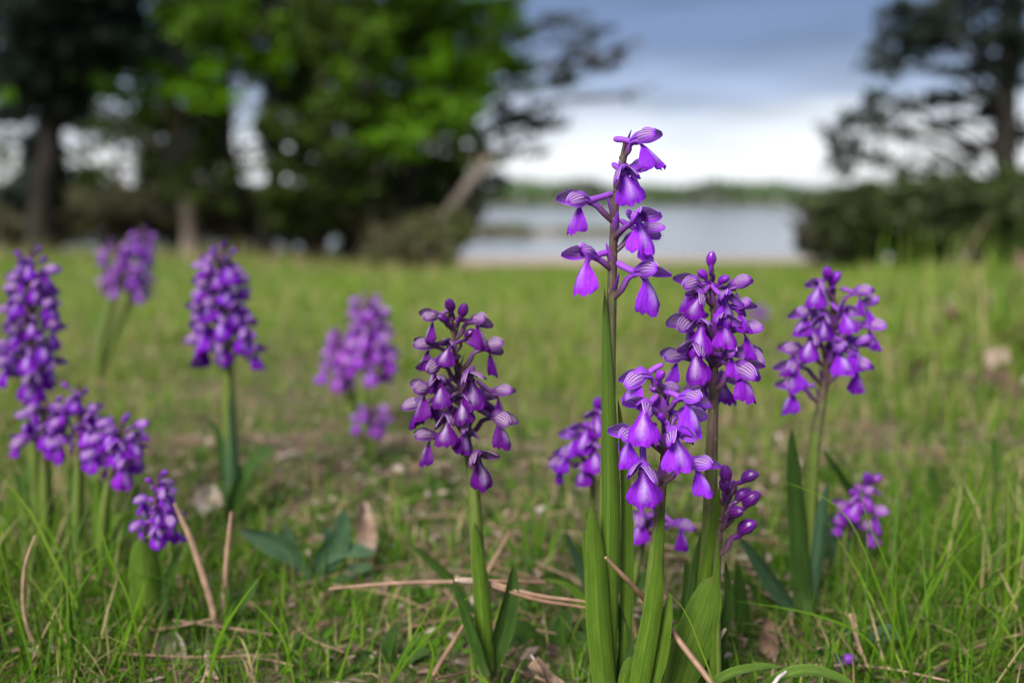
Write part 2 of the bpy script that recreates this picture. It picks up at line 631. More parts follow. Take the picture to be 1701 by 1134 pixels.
M['bark_pale'] = mat_bark('pale_bark', (.13, .10, .082), (.28, .23, .195))
M['bank'] = mat_var('far_bank', [(0, (.16, .14, .08)), (1, (.10, .14, .05))], rough=.9, nscale=.4)

# ------------------------------------------------------------------ setting: meadow, shore, lake, far bank
WATER_Z = CAM_H - 2.0


def sheet(name, xs, ys, zf, mat, var=0.0):
    X, Y = np.meshgrid(xs, ys)
    Z = zf(X, Y)
    mb = MB()
    mb.grid(np.stack([X, Y, Z], -1), var=var)
    o = link(name, mb.mesh(name, mat))
    tag(o, kind='structure')
    return o


def spaced(lim, fine, ratio):
    a = [0.0]; d = fine
    while a[-1] < lim:
        a.append(a[-1] + d); d *= ratio
    return np.array(a)


ax = spaced(90, .012, 1.09)
xs = np.concatenate([-ax[:0:-1], ax])
ys = np.concatenate([-spaced(30, .05, 1.25)[:0:-1], spaced(26.5, .012, 1.045)])


def meadow_z(x, y):
    z = gz(x, y)
    return z - .35 * smooth(25.6, 26.6, y)


ground = sheet('ground', xs, ys, meadow_z, M['ground'])
sheet('beach', np.linspace(-90, 90, 181), np.linspace(24.0, 42, 34),
      lambda x, y: np.where(y < 26, gz(x, y) - .02 * (26 - y) - .01, gz(x, 26.0) * smooth(39, 26, y) + (WATER_Z - .02) * smooth(26, 39, y) - .01)
      + .02 * np.sin(x * .35) * np.cos(y * .7), M['sand'])
mbw = MB()
mbw.grid(np.array([[[-700, 36, WATER_Z], [700, 36, WATER_Z]], [[-700, 500, WATER_Z], [700, 500, WATER_Z]]], float))
tag(link('lake', mbw.mesh('lake', M['water'])), kind='structure')
sheet('far_bank', np.linspace(-700, 700, 71), np.array([468, 472, 478, 490, 520, 600, 760.]),
      lambda x, y: WATER_Z - .4 + .9 * smooth(468, 480, y) + 2.5 * smooth(480, 760, y) + .2 * np.sin(x * .05), M['bank'])

# sandbar with low reeds in the lake
sheet('sandbar', np.linspace(-4, 9.0, 40), np.linspace(58, 68, 14),
      lambda x, y: WATER_Z - .12 + .30 * np.sin(np.clip((x + 4) / 13, 0, 1) * np.pi) ** .5 * np.sin(np.clip((y - 58) / 10, 0, 1) * np.pi), M['sand'])


# ------------------------------------------------------------------ clouds of leaves
def cards(cent, size, elong=1.0, up=0.0, r=rng):
    """diamond leaves: n x 3 centres -> verts (4n), quads"""
    n = len(cent)
    a = unit(r.normal(size=(n, 3)) + np.array([0, 0, up]))
    b = r.normal(size=(n, 3))
    b = unit(b - a * (a * b).sum(1, keepdims=True))
    s = (np.asarray(size) * r.uniform(.6, 1.35, n))[:, None]
    c = np.cross(a, b)
    v = np.stack([cent - a * s * elong, cent + b * s * .55 + c * s * .12, cent + a * s * elong, cent - b * s * .55 + c * s * .12], 1)
    q = np.arange(n * 4).reshape(n, 4)
    return v.reshape(-1, 3), q


def clump_points(c, rad, n, nsub, r=rng):
    """points gathered in nsub tufts inside an ellipsoid"""
    sub = unit(r.normal(size=(nsub, 3))) * r.uniform(.15, 1, (nsub, 1)) ** .45 * rad + c
    k = r.integers(0, nsub, n)
    return sub[k] + r.normal(size=(n, 3)) * np.asarray(rad) * np.array([.20, .20, .13]) * r.uniform(.5, 1.3, (nsub, 1))[k]


class Leaves:
    def __init__(s):
        s.v = []; s.q = []; s.c = []; s.n = 0

    def add(s, v, q, var):
        s.v.append(v); s.q.append(q + s.n); s.c.append(np.repeat(var, 4)); s.n += len(v)

    def mesh(s, name, mat, off):
        return fast_mesh(name, np.concatenate(s.v) - off, np.concatenate(s.q), np.concatenate(s.c), mat)


def trunk_path(pts, D):
    return np.array([P(a, b, D) for a, b in pts])


def make_tree(name, label, D, trunk_px, width_px, bark, foliage, clumps, leaf=.05, elong=1.0, group=None,
              twigs=0, depth=1.0, limb_w=.28, dens=2.3):
    """trunk_px: picture columns/rows of the trunk from the ground up; clumps: (px, py, rx, ry, n, shade, nsub)"""
    base = P(trunk_px[0][0], trunk_px[0][1], D)
    base[2] = float(gz(base[0], base[1])) - .02
    pts = np.vstack([base, trunk_path(trunk_px[1:], D)])
    root = link(name, None, loc=base)
    root.empty_display_size = .3
    tag(root, label, 'tree', group)
    mb = MB()
    path = catmull(pts, 22)
    w = width_px * .82 / FPX * D * .5
    t = np.linspace(0, 1, 22)
    rad = w * (1.0 + .45 * np.exp(-t * 14)) * (1 - .45 * t)
    path[1:-1, :2] += rng.normal(size=(20, 2)) * w * .10
    tube(mb, path, rad, 12)
    lv = Leaves()
    tw = MB()
    for (px, py, rx, ry, n, shade, nsub) in clumps:
        Dc = D + rng.uniform(-1, 1) * depth
        c = P(px, py, Dc)
        k = Dc / FPX
        r3 = np.array([rx * k, min(max(rx, ry) * k, 1.6), ry * k])
        n = int(n * dens)
        pts_ = clump_points(c, r3, n, int(nsub * 1.4))
        v, q = cards(pts_, leaf, elong)
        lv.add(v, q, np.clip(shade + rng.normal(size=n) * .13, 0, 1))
        # a limb from the trunk into the clump
        i = int(np.argmin(np.abs(path[:, 2] - (c[2] - .35 * abs(c[0] - path[len(path) // 2, 0]) - .1))))
        i = max(4, min(i, 19))
        a = path[i]
        mid = (a + c) / 2 + np.array([0, 0, .12 * np.linalg.norm(c - a)]) + rng.normal(size=3) * .06
        lp = catmull([a, mid, c, c + (c - a) * .18], 10)
        tube(mb, lp, np.linspace(min(w * limb_w * 1.6, rad[i] * .7), w * .06 + .003, 10), 6)
        for _ in range(twigs):
            s0 = lp[rng.integers(4, 10)]
            e = c + unit(rng.normal(size=3)) * r3 * rng.uniform(.7, 1.25)
            mm = (s0 + e) / 2 + rng.normal(size=3) * .08
            tube(tw, catmull([s0, mm, e], 6), np.linspace(.008, .0025, 6), 4, cap=False, var=rng.uniform(0, 1))
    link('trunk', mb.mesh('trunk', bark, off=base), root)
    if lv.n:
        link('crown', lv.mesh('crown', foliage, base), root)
    if tw.n:
        tag(link('twigs', tw.mesh('twigs', M['twig'], off=base), root), kind='stuff')
    return root


GL = 'trees of the grove'
# far-left dark pine
make_tree('pine_tree', 'dark ivy-clad pine trunk standing at the open end of the grove', 10.0,
          [(62, 400), (70, 330), (85, 220), (92, 120), (88, 0), (80, -160)], 52, M['bark_dark'], M['pine'],
          [(60, 40, 90, 50, 900, .25, 14), (150, 70, 80, 45, 800, .2, 12), (20, 110, 60, 40, 500, .3, 9), (130, 0, 100, 40, 900, .2, 12),
           (95, 150, 40, 60, 500, .3, 8), (75, 250, 34, 60, 420, .3, 9), (60, 340, 38, 50, 420, .3, 9), (240, 90, 60, 34, 360, .3, 8),
           (20, -60, 120, 60, 900, .2, 12), (190, -60, 110, 60, 900, .2, 12), (30, 190, 44, 22, 130, .35, 8)], leaf=.045, elong=1.6, group=GL, depth=.5)
make_tree('oak_tree', 'pale slim trunk with a spray of bright green leaves overhead', 11.0,
          [(316, 415), (312, 340), (300, 250), (288, 170), (280, 60), (270, -140)], 30, M['bark_pale'], M['foliage'],
          [(250, 30, 85, 36, 620, .92, 14), (240, 130, 110, 30, 700, 1.0, 16), (60, 158, 52, 20, 300, 1.0, 8), (150, 140, 70, 22, 360, .95, 8),
           (310, 135, 62, 40, 560, 1.0, 12), (340, 165, 60, 24, 300, 1.0, 8), (225, 182, 28, 16, 90, .85, 4), (420, 60, 55, 60, 520, .75, 12),
           (350, 40, 60, 50, 420, .7, 10), (455, 115, 40, 40, 300, .8, 8), (220, -70, 160, 60, 900, .7, 16), (380, -70, 120, 60, 700, .7, 12)],
          leaf=.042, group=GL, depth=1.0)
make_tree('oak_tree', 'straight grey brown trunk between the pale trunk and the dark forked trunk', 11.6,
          [(392, 420), (390, 350), (380, 250), (376, 180), (372, 40), (370, -120)], 27, M['bark_brown'], M['foliage'],
          [(370, 100, 60, 50, 360, .4, 10), (440, 20, 60, 50, 420, .4, 10), (360, 190, 36, 26, 110, .45, 6), (330, 250, 50, 40, 110, .3, 10),
           (440, -80, 100, 60, 600, .4, 12), (340, 300, 60, 60, 260, .3, 12), (300, 215, 60, 30, 200, .5, 12), (360, 250, 22, 60, 200, .35, 10), (450, 250, 22, 60, 200, .35, 8)], leaf=.045, group=GL, twigs=3)
make_tree('oak_tree', 'dark crooked forked trunk in the middle of the grove', 11.2,
          [(436, 425), (444, 350), (462, 270), (452, 180), (458, 60), (470, -120)], 38, M['bark_dark'], M['foliage'],
          [(500, 60, 70, 70, 700, .35, 14), (520, 150, 60, 50, 460, .4, 12), (470, 210, 40, 34, 170, .4, 8), (560, 30, 70, 60, 600, .4, 12),
           (540, 230, 50, 40, 260, .35, 10), (520, -80, 130, 60, 800, .4, 14), (455, 300, 40, 40, 130, .35, 6), (480, 330, 60, 60, 300, .3, 12), (545, 345, 60, 50, 300, .35, 12)], leaf=.045, group=GL, twigs=4)
make_tree('oak_tree', 'thin reddish brown trunk rising straight through olive foliage', 11.4,
          [(526, 425), (528, 340), (534, 240), (536, 120), (530, 0), (526, -120)], 22, M['bark_brown'], M['foliage'],
          [(600, 90, 62, 62, 560, .62, 14), (590, 180, 60, 40, 360, .5, 10), (620, 245, 60, 22, 220, .82, 8), (680, 238, 70, 22, 260, .85, 8),
           (560, 300, 60, 40, 260, .35, 10), (640, 20, 70, 60, 560, .55, 12), (600, -80, 130, 60, 700, .5, 14)], leaf=.045, group=GL, twigs=4)
make_tree('oak_tree', 'broad tree with vivid green leaves hanging towards the lake', 11.8,
          [(652, 425), (668, 350), (690, 250), (706, 130), (716, 0), (720, -120)], 30, M['bark_dark'], M['foliage'],
          [(690, 120, 70, 70, 620, .62, 14), (750, 120, 66, 62, 700, .92, 14), (760, 40, 80, 60, 640, .8, 14), (830, 120, 55, 46, 330, .85, 10),
           (700, 30, 70, 60, 560, .55, 12), (850, 60, 40, 40, 170, .7, 8), (720, 190, 70, 34, 420, .8, 10), (650, 170, 60, 46, 420, .62, 10),
           (770, 200, 50, 30, 230, .75, 8), (790, 250, 34, 30, 150, .6, 6), (690, 290, 60, 40, 300, .35, 10), (740, 260, 46, 34, 260, .45, 8),
           (760, -70, 140, 60, 800, .6, 14), (880, 110, 40, 22, 90, .6, 6), (850, 15, 40, 30, 150, .6, 6)], leaf=.047, group=GL, twigs=3)
make_tree('pine_tree', 'slender dark tree reaching thin twigs out over the water', 12.6,
          [(742, 425), (752, 340), (762, 220), (776, 100), (790, -20), (800, -120)], 24, M['bark_dark'], M['pine'],
          [(960, 100, 36, 22, 90, .6, 7), (1005, 112, 26, 14, 70, .6, 5), (1020, 85, 16, 10, 26, .6, 3), (920, 130, 40, 20, 80, .6, 7),
           (860, 190, 56, 40, 150, .6, 12), (900, 205, 46, 20, 80, .6, 8), (935, 40, 60, 24, 60, .6, 7), (1040, 158, 8, 6, 8, .6, 2),
           (850, 250, 50, 30, 90, .6, 8), (990, 60, 30, 16, 26, .6, 4), (800, 300, 34, 30, 150, .5, 8)],
          leaf=.05, elong=1.5, group=GL, twigs=9, depth=.6, dens=1.3)
make_tree('leaning_tree', 'pale grey trunk leaning over towards the lake', 10.8,
          [(688, 436), (712, 400), (744, 356), (774, 312), (800, 282), (816, 262)], 34, M['bark_pale'], M['shrub'],
          [(700, 380, 40, 24, 180, .45, 6), (790, 262, 34, 20, 110, .6, 6)], leaf=.04, group=GL, twigs=3, limb_w=.15)
# trees filling the back of the grove, shade put into dark leaf tones
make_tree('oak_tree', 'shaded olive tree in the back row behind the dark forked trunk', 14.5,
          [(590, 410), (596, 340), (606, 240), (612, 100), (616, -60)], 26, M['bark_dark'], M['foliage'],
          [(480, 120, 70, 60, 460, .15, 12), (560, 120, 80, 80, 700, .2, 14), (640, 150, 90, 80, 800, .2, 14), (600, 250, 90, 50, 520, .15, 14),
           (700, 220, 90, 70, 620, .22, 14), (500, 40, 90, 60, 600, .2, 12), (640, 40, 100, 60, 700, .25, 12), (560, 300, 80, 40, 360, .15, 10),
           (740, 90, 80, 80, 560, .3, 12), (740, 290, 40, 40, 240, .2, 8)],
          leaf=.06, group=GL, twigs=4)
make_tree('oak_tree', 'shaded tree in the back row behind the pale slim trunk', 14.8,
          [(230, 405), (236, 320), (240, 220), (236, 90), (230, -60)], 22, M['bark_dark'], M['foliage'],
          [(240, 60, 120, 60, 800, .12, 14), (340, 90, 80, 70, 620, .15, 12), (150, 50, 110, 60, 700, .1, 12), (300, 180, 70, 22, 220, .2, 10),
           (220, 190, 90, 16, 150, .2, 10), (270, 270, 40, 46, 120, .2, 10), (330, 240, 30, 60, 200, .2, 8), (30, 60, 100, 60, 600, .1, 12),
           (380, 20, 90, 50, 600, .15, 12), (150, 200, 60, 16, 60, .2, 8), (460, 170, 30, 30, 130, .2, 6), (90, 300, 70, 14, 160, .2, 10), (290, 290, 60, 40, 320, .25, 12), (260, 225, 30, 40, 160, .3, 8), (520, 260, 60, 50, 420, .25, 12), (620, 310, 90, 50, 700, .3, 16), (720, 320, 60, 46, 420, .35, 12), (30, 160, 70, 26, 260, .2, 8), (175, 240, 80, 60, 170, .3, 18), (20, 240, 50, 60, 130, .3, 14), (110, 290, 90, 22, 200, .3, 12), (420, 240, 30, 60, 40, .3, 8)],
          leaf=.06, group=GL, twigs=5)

for lab_, D_, tp_, w_, cl_ in (
    ('thin brown sapling between the pale slim trunk and the grey brown trunk', 12.0, [(346, 418), (344, 340), (338, 260), (330, 180)], 11, [(335, 200, 40, 30, 90, .5, 8)]),
    ('thin brown sapling close beside the dark forked trunk', 12.2, [(482, 420), (486, 350), (494, 270), (500, 190)], 12, [(500, 220, 40, 30, 90, .5, 8)]),
    ('thin crooked sapling between the reddish trunk and the vivid green tree', 12.4, [(572, 422), (568, 350), (578, 270), (584, 190)], 12, [(580, 210, 50, 30, 90, .6, 8)]),
    ('thin sapling with bright leaves under the vivid green tree', 11.9, [(622, 424), (618, 350), (626, 290), (630, 230)], 11, [(628, 240, 50, 22, 110, .85, 8)]),
    ('thin grey sapling out at the edge between the pine and the pale trunk', 12.3, [(206, 412), (202, 340), (196, 270), (188, 200)], 10, [(190, 205, 50, 18, 60, .6, 8)])):
    make_tree('sapling', lab_, D_, tp_, w_, M['bark_pale'], M['foliage'], cl_, leaf=.04, group='saplings of the grove', twigs=6, limb_w=.5)

# right: ivy-clad pine with open needle pads, backlit dark put into the needle colour
make_tree('pine_tree', 'tall ivy-clad pine with open needle pads above the brambles', 9.5,
          [(1680, 420), (1676, 340), (1668, 240), (1672, 120), (1680, 0), (1684, -140)], 54, M['bark_dark'], M['pine'],
          [(1530, 30, 66, 40, 420, .3, 18), (1485, 70, 40, 40, 170, .45, 12), (1600, 10, 60, 30, 260, .3, 12), (1560, 65, 60, 26, 170, .4, 12),
           (1500, 110, 50, 26, 100, .5, 10), (1610, 66, 44, 16, 90, .4, 8), (1590, 118, 46, 11, 80, .4, 7), (1640, 118, 22, 9, 40, .4, 4),
           (1560, 160, 66, 15, 110, .4, 10), (1480, 172, 50, 22, 120, .5, 10), (1570, 205, 40, 14, 70, .45, 6), (1630, 155, 30, 10, 46, .4, 5),
           (1402, 226, 34, 36, 130, .5, 9), (1440, 200, 40, 30, 70, .5, 8), (1430, 270, 46, 26, 90, .5, 9), (1560, 270, 60, 26, 50, .6, 8),
           (1520, 225, 40, 14, 40, .5, 6), (1620, 250, 40, 30, 60, .6, 8),
           (1670, 60, 30, 70, 520, .2, 10), (1666, 200, 26, 80, 460, .2, 10), (1676, 310, 30, 60, 360, .2, 10), (1600, -60, 120, 50, 620, .3, 14),
           (1698, 130, 16, 40, 60, .3, 5)],
          leaf=.040, elong=1.7, twigs=5, depth=.4, limb_w=.13, dens=1.2)


def make_shrub(name, label, D, px, py_top, py_bot, rx, mat, n, shade, leaf=.035, group=None, lobes=14, stems=9, twigcol=.5):
    ry = (py_bot - py_top) / 2
    c = P(px, (py_top + py_bot) / 2, D)
    base = np.array([c[0], c[1], float(gz(c[0], c[1])) - .02])
    root = link(name, None, loc=base)
    tag(root, label, 'shrub', group)
    lv = Leaves(); mb = MB()
    k = D / FPX
    for _ in range(lobes):
        a = rng.uniform(-1, 1); b = rng.uniform(-.8, 1)
        s = math.sqrt(max(.1, 1 - .75 * a * a))
        q = c + np.array([a * rx * k * .75, rng.uniform(-.4, .4), b * ry * k * .75 * s])
        m_ = int(3.0 * n / lobes)
        pts = clump_points(q, np.array([rx * k * .45, .4, ry * k * .42]), m_, 9)
        pts = pts[pts[:, 2] > gz(pts[:, 0], pts[:, 1]) + .01]
        v, qd = cards(pts, leaf)
        lv.add(v, qd, np.clip(shade + rng.normal(size=len(pts)) * .16 + rng.uniform(-.12, .12), 0, 1))
        p0 = base + np.array([rng.uniform(-.3, .3) * rx * k, rng.uniform(-.1, .1), 0])
        tube(mb, catmull([p0, (p0 + q) / 2 + rng.normal(size=3) * .06, q], 7), np.linspace(.016, .004, 7), 5, var=rng.uniform(0, 1))
    for _ in range(stems):
        p0 = base + np.array([rng.uniform(-.6, .6) * rx * k, rng.uniform(-.2, .2), 0])
        e = p0 + np.array([rng.normal() * .25, rng.normal() * .2, ry * k * rng.uniform(.9, 1.9)])
        tube(mb, catmull([p0, (p0 + e) / 2 + rng.normal(size=3) * .07, e], 6), np.linspace(.009, .003, 6), 4, var=twigcol)
    link('foliage', lv.mesh('foliage', mat, base), root)
    link('stems', mb.mesh('stems', M['twig'], off=base), root)
    return root


SH = 'undergrowth shrubs of the grove'
for args in (
    ('low dark shrub at the foot of the ivy-clad pine trunk', 12.5, 30, 318, 420, 90, 900, .25),
    ('olive shrub between the dark pine trunk and the pale slim trunk', 13.0, 190, 312, 418, 110, 1300, .3),
    ('dense shrub behind the pale slim trunk', 13.2, 300, 305, 415, 80, 900, .28),
    ('brown twiggy shrub between the grey brown and dark forked trunks', 12.8, 400, 310, 415, 70, 700, .25),
    ('shaded shrub to the lake side of the dark forked trunk', 12.9, 510, 308, 418, 70, 1000, .3),
    ('bushy green shrub under the thin reddish trunk', 12.6, 600, 315, 424, 70, 1100, .45),
    ('tangled olive shrub under the leaning pale trunk', 10.9, 722, 340, 436, 58, 900, .5),
    ('tall hazel shrub in the back of the grove behind the pine trunk', 17.0, 90, 300, 405, 120, 1100, .25),
    ('wide thorn shrub in the back of the grove behind the pale slim trunk', 17.5, 290, 296, 405, 130, 1200, .22),
    ('dense holly shrub in the back of the grove behind the dark forked trunk', 17.0, 480, 296, 408, 120, 1200, .22),
    ('leafy shrub in the back of the grove behind the leaning pale trunk', 16.5, 680, 290, 412, 110, 1200, .3),
    ('brown brush heap at the foot of the leaning pale trunk', 10.5, 650, 372, 440, 50, 500, .3)):
    lab, D_, px_, t_, b_, rx_, n_, sh_ = args
    D_ = D_ - 1.0 if D_ > 11 else D_ - .4
    make_shrub('undergrowth_shrub', lab, D_, px_, t_, b_, rx_, M['shrub'], n_, sh_, group=SH, stems=30, leaf=.05)

for args in (
    ('round dark green bramble at the foot of the tall ivy-clad pine', 8.9, 1640, 285, 440, 120, 3200, .42),
    ('large spreading bramble between the lakeside twigs and the tall pine', 9.0, 1500, 288, 448, 110, 3000, .45),
    ('brown thinning bramble at the lake edge of the thicket', 9.2, 1385, 318, 452, 62, 1000, .28)):
    lab, D_, px_, t_, b_, rx_, n_, sh_ = args
    make_shrub('bramble', lab, D_, px_, t_, b_, rx_, M['bramble'], n_, sh_, group='brambles under the tall pine', stems=30, lobes=24, leaf=.045)

# far wood along the opposite shore: one mass
nfar = 16000
fx = rng.uniform(-330, 330, nfar)
fd = rng.uniform(482, 540, nfar)
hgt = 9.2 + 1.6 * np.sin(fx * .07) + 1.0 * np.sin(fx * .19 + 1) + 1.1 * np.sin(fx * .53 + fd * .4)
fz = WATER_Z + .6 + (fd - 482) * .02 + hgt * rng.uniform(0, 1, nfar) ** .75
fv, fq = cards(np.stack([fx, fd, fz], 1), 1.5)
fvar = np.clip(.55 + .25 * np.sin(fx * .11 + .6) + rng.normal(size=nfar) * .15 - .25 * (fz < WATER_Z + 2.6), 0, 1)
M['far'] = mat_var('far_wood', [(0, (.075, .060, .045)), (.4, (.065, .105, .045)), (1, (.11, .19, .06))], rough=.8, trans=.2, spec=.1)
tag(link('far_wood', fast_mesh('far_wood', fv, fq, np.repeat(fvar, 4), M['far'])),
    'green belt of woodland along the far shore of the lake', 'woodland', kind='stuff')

# reeds on the sandbar
nre = 2600
rx_ = rng.uniform(-3.6, 8.8, nre); ry_ = rng.uniform(59.5, 66.5, nre)
dens = smooth(-.2, .6, np.sin(rx_ * 1.1 + 2.0) + .35 * np.sin(rx_ * 3.1))
keep = rng.uniform(0, 1, nre) < .25 + .75 * dens * (rx_ < 1.5)
rx_, ry_ = rx_[keep], ry_[keep]
rz_ = WATER_Z + .08 + rng.uniform(0, .42, len(rx_)) * (.45 + .55 * (rx_ < 1))
rv, rq = cards(np.stack([rx_, ry_, rz_], 1), .16, 1.5, up=1.5)
tag(link('reeds', fast_mesh('reeds', rv, rq, np.repeat(rng.uniform(.2, .7, len(rx_)), 4), M['shrub'])),
    'strip of dark reeds on the low sandbar in the lake', 'reeds', kind='stuff')


# ------------------------------------------------------------------ grass (stuff)
def blades(x, y, z, h, w, var, bend=.5, lean=.35, segs=3, az=None, r=rng):
    n = len(x)
    az = r.uniform(0, 2 * np.pi, n) if az is None else az
    d = np.stack([np.cos(az), np.sin(az), np.zeros(n)], 1)
    side_az = az + np.pi / 2 + r.normal(size=n) * .5
    sd = np.stack([np.cos(side_az), np.sin(side_az), np.zeros(n)], 1)
    ln = np.abs(r.normal(size=n)) * lean
    bd = np.abs(r.normal(size=n)) * bend
    base = np.stack([x, y, z], 1)
    rows = []
    for i in range(segs + 1):
        t = i / segs
        th = ln + bd * t
        out = (np.sin(ln) * t + bd * t * t * .5)[:, None] * h[:, None] * d
        up = (np.cos(np.minimum(th, 1.35)) * t * h)[:, None] * np.array([0, 0, 1.0])
        c = base + out + up
        ww = (w * (1 - t ** 1.6) * (.75 + .5 * t * (1 - t)))[:, None] * .5
        if i < segs:
            rows.append(c - sd * ww); rows.append(c + sd * ww)
        else:
            rows.append(c)
    k = 2 * segs + 1
    V = np.stack(rows, 1).reshape(-1, 3)
    o = np.arange(n)[:, None] * k
    Q = np.concatenate([o + np.array([2 * i, 2 * i + 1, 2 * i + 3, 2 * i + 2]) for i in range(segs - 1)])
    T = o + np.array([2 * segs - 2, 2 * segs - 1, 2 * segs])
    return V, Q, T, np.repeat(var, k)


def cat_blades(sets):
    V = []; Q = []; T = []; C = []; n = 0
    for v, q, t, c in sets:
        V.append(v); Q.append(q + n); T.append(t + n); C.append(c); n += len(v)
    return np.concatenate(V), np.concatenate(Q), np.concatenate(T), np.concatenate(C)


def wedge(n, d0, d1, margin=140, r=rng, power=1.0):
    """random ground points inside the picture's wedge between two distances"""
    u = r.uniform(0, 1, n)
    D = np.sqrt(d0 * d0 + u * (d1 * d1 - d0 * d0))
    px = r.uniform(-margin, 1701 + margin, n)
    return (px - 850.5) / FPX * D, D, px


def patchy(x, y, f, ph=0.0):
    return .5 + .25 * np.sin(x * f + ph + 1.7 * np.sin(y * f * .7)) + .25 * np.sin(y * f * 1.3 + ph * 2 + 1.3 * np.sin(x * f * .9))


def tufted(x, y, spread, r=rng):
    """pull points together into tufts"""
    n = len(x)
    k = max(1, n // 9)
    j = r.integers(0, k, n)
    return x[j] + r.normal(size=n) * spread, y[j] + r.normal(size=n) * spread


def gset(n, d0, d1, hmin, hmax, w, dry=.2, segs=3, bend=.5, lean=.35, keepf=None, tuft=None, hue=.42, hsd=.16, hf=None):
    mg = 700 if d1 < 3 else 300
    n = int(n * (1701 + 2 * mg) / 1981)
    x, y, px = wedge(n, d0, d1, margin=mg)
    if tuft:
        x, y = tufted(x, y, tuft)
        y = np.clip(y, d0, None)
        px = 850.5 + FPX * x / y
    p = patchy(x, y, 9 / d0 ** .5)
    kp = rng.uniform(0, 1, n) < (.25 + .75 * p if keepf is None else keepf(px, y, p))
    x, y, px, p = x[kp], y[kp], px[kp], p[kp]
    m = len(x)
    h = rng.uniform(hmin, hmax, m) * (.7 + .5 * p)
    if hf is not None: h = h * hf(px)
    var = np.clip(hue + rng.normal(size=m) * hsd, 0, .70)
    isdry = rng.uniform(0, 1, m) < dry
    var = np.where(isdry, rng.uniform(.74, 1, m), var)
    return blades(x, y, gz(x, y) - .002, h, w * rng.uniform(.6, 1.4, m), var, bend, lean, segs)


edge_h = lambda px: .75 + .75 * smooth(1250, 1600, px) + .55 * smooth(420, 60, px)
near_keep = lambda px, y, p: np.clip(.52 + .42 * p + .55 * smooth(1300, 1560, px) + .45 * smooth(500, 150, px), 0, 1)
sets = [
    gset(9500, .335, .52, .010, .028, .0011, dry=.15, segs=4, bend=.9, lean=.6, keepf=near_keep, tuft=.010, hue=.30, hsd=.18, hf=edge_h),
    gset(3000, .35, .56, .024, .052, .0012, dry=.10, segs=6, bend=1.0, lean=.35, keepf=near_keep, tuft=.007, hue=.36, hsd=.18, hf=edge_h),
    gset(9000, .50, .85, .014, .036, .0014, dry=.24, segs=3, bend=.6, lean=.5, tuft=.012, hue=.48, hf=edge_h),
    gset(20000, .8, 1.4, .016, .042, .0017, dry=.24, segs=3, bend=.6, lean=.5, tuft=.014, hue=.56),
]
tag(link('turf_grass', fast_mesh('turf_grass', *[s for s in (lambda b: (b[0], b[1], b[3], M['grass'], b[2]))(cat_blades(sets))])),
    'fine green and straw coloured grass between the orchids', 'grass', kind='stuff')
sets = [
    gset(34000, 1.3, 2.8, .02, .055, .0028, dry=.24, segs=2, hue=.54, lean=.5),
    gset(30000, 2.6, 6.5, .03, .08, .006, dry=.20, segs=2, hue=.50, lean=.5),
    gset(26000, 6.0, 16, .04, .10, .014, dry=.26, segs=2, hue=.42, lean=.5, keepf=lambda px, y, p: 1 - .8 * smooth(840, 700, px) * smooth(7.5, 9.5, y)),
    gset(9000, 6.5, 10.5, .06, .24, .012, dry=.62, segs=3, hue=.40, lean=.6, keepf=lambda px, y, p: smooth(840, 760, px) * (.25 + .75 * p) * smooth(6.5, 8.5, y)),
    gset(14000, 15, 25.8, .025, .06, .03, dry=.2, segs=2, hue=.32, lean=.5, keepf=lambda px, y, p: 1 - .9 * smooth(840, 700, px)),
]
tag(link('meadow_grass', fast_mesh('meadow_grass', *[s for s in (lambda b: (b[0], b[1], b[3], M['grass'], b[2]))(cat_blades(sets))])),
    'blurred meadow grass running down to the lake shore', 'grass', kind='stuff')
# taller grass on the right-hand side
kr = lambda px, y, p: np.clip(smooth(1330, 1620, px) * (.3 + .7 * p), 0, 1)
sets = [
    gset(2600, .55, 1.1, .04, .085, .0024, dry=.14, segs=4, keepf=kr, hue=.40, bend=.7),
    gset(4200, 1.0, 2.3, .07, .15, .004, dry=.22, segs=4, keepf=kr, hue=.45, bend=.7),
    gset(1600, 2.0, 3.6, .14, .30, .008, dry=.25, segs=4, keepf=lambda px, y, p: smooth(1400, 1560, px) * p * .8, hue=.52, bend=.6, lean=.25),
]
tag(link('tall_grass', fast_mesh('tall_grass', *[s for s in (lambda b: (b[0], b[1], b[3], M['grass'], b[2]))(cat_blades(sets))])),
    'taller tussocky grass below the brambles', 'grass', kind='stuff')


def hero_blades(specs):
    """single long blades: (D, width_mm, var, [(px, py), ...])"""
    mb = MB()
    for D, w, var, pts in specs:
        D = Dg(pts[0][0], max(pts[0][1], 1075)) * .985 if 1000 < pts[0][1] < 1150 else D
        pp = []
        for i, q in enumerate(pts):
            dD = q[2] if len(q) > 2 else 0.0
            pp.append(P(q[0], q[1], D + dD))
        pp = np.array(pp)
        path = catmull(pp, 16)
        T = unit(np.gradient(path, axis=0))
        H = unit(np.array([.25, -1, .35]))
        B = unit(np.cross(T, H))
        t = np.linspace(0, 1, 16)[:, None]
        hw = w / 2000. * (1 - t ** 2.2) * (.7 + .6 * t * (1 - t)) + 2e-5
        Nn = np.cross(B, T)
        mb.grid(np.stack([path - B * hw, path + Nn * hw * .35, path + B * hw], 1), var=var)
    return mb


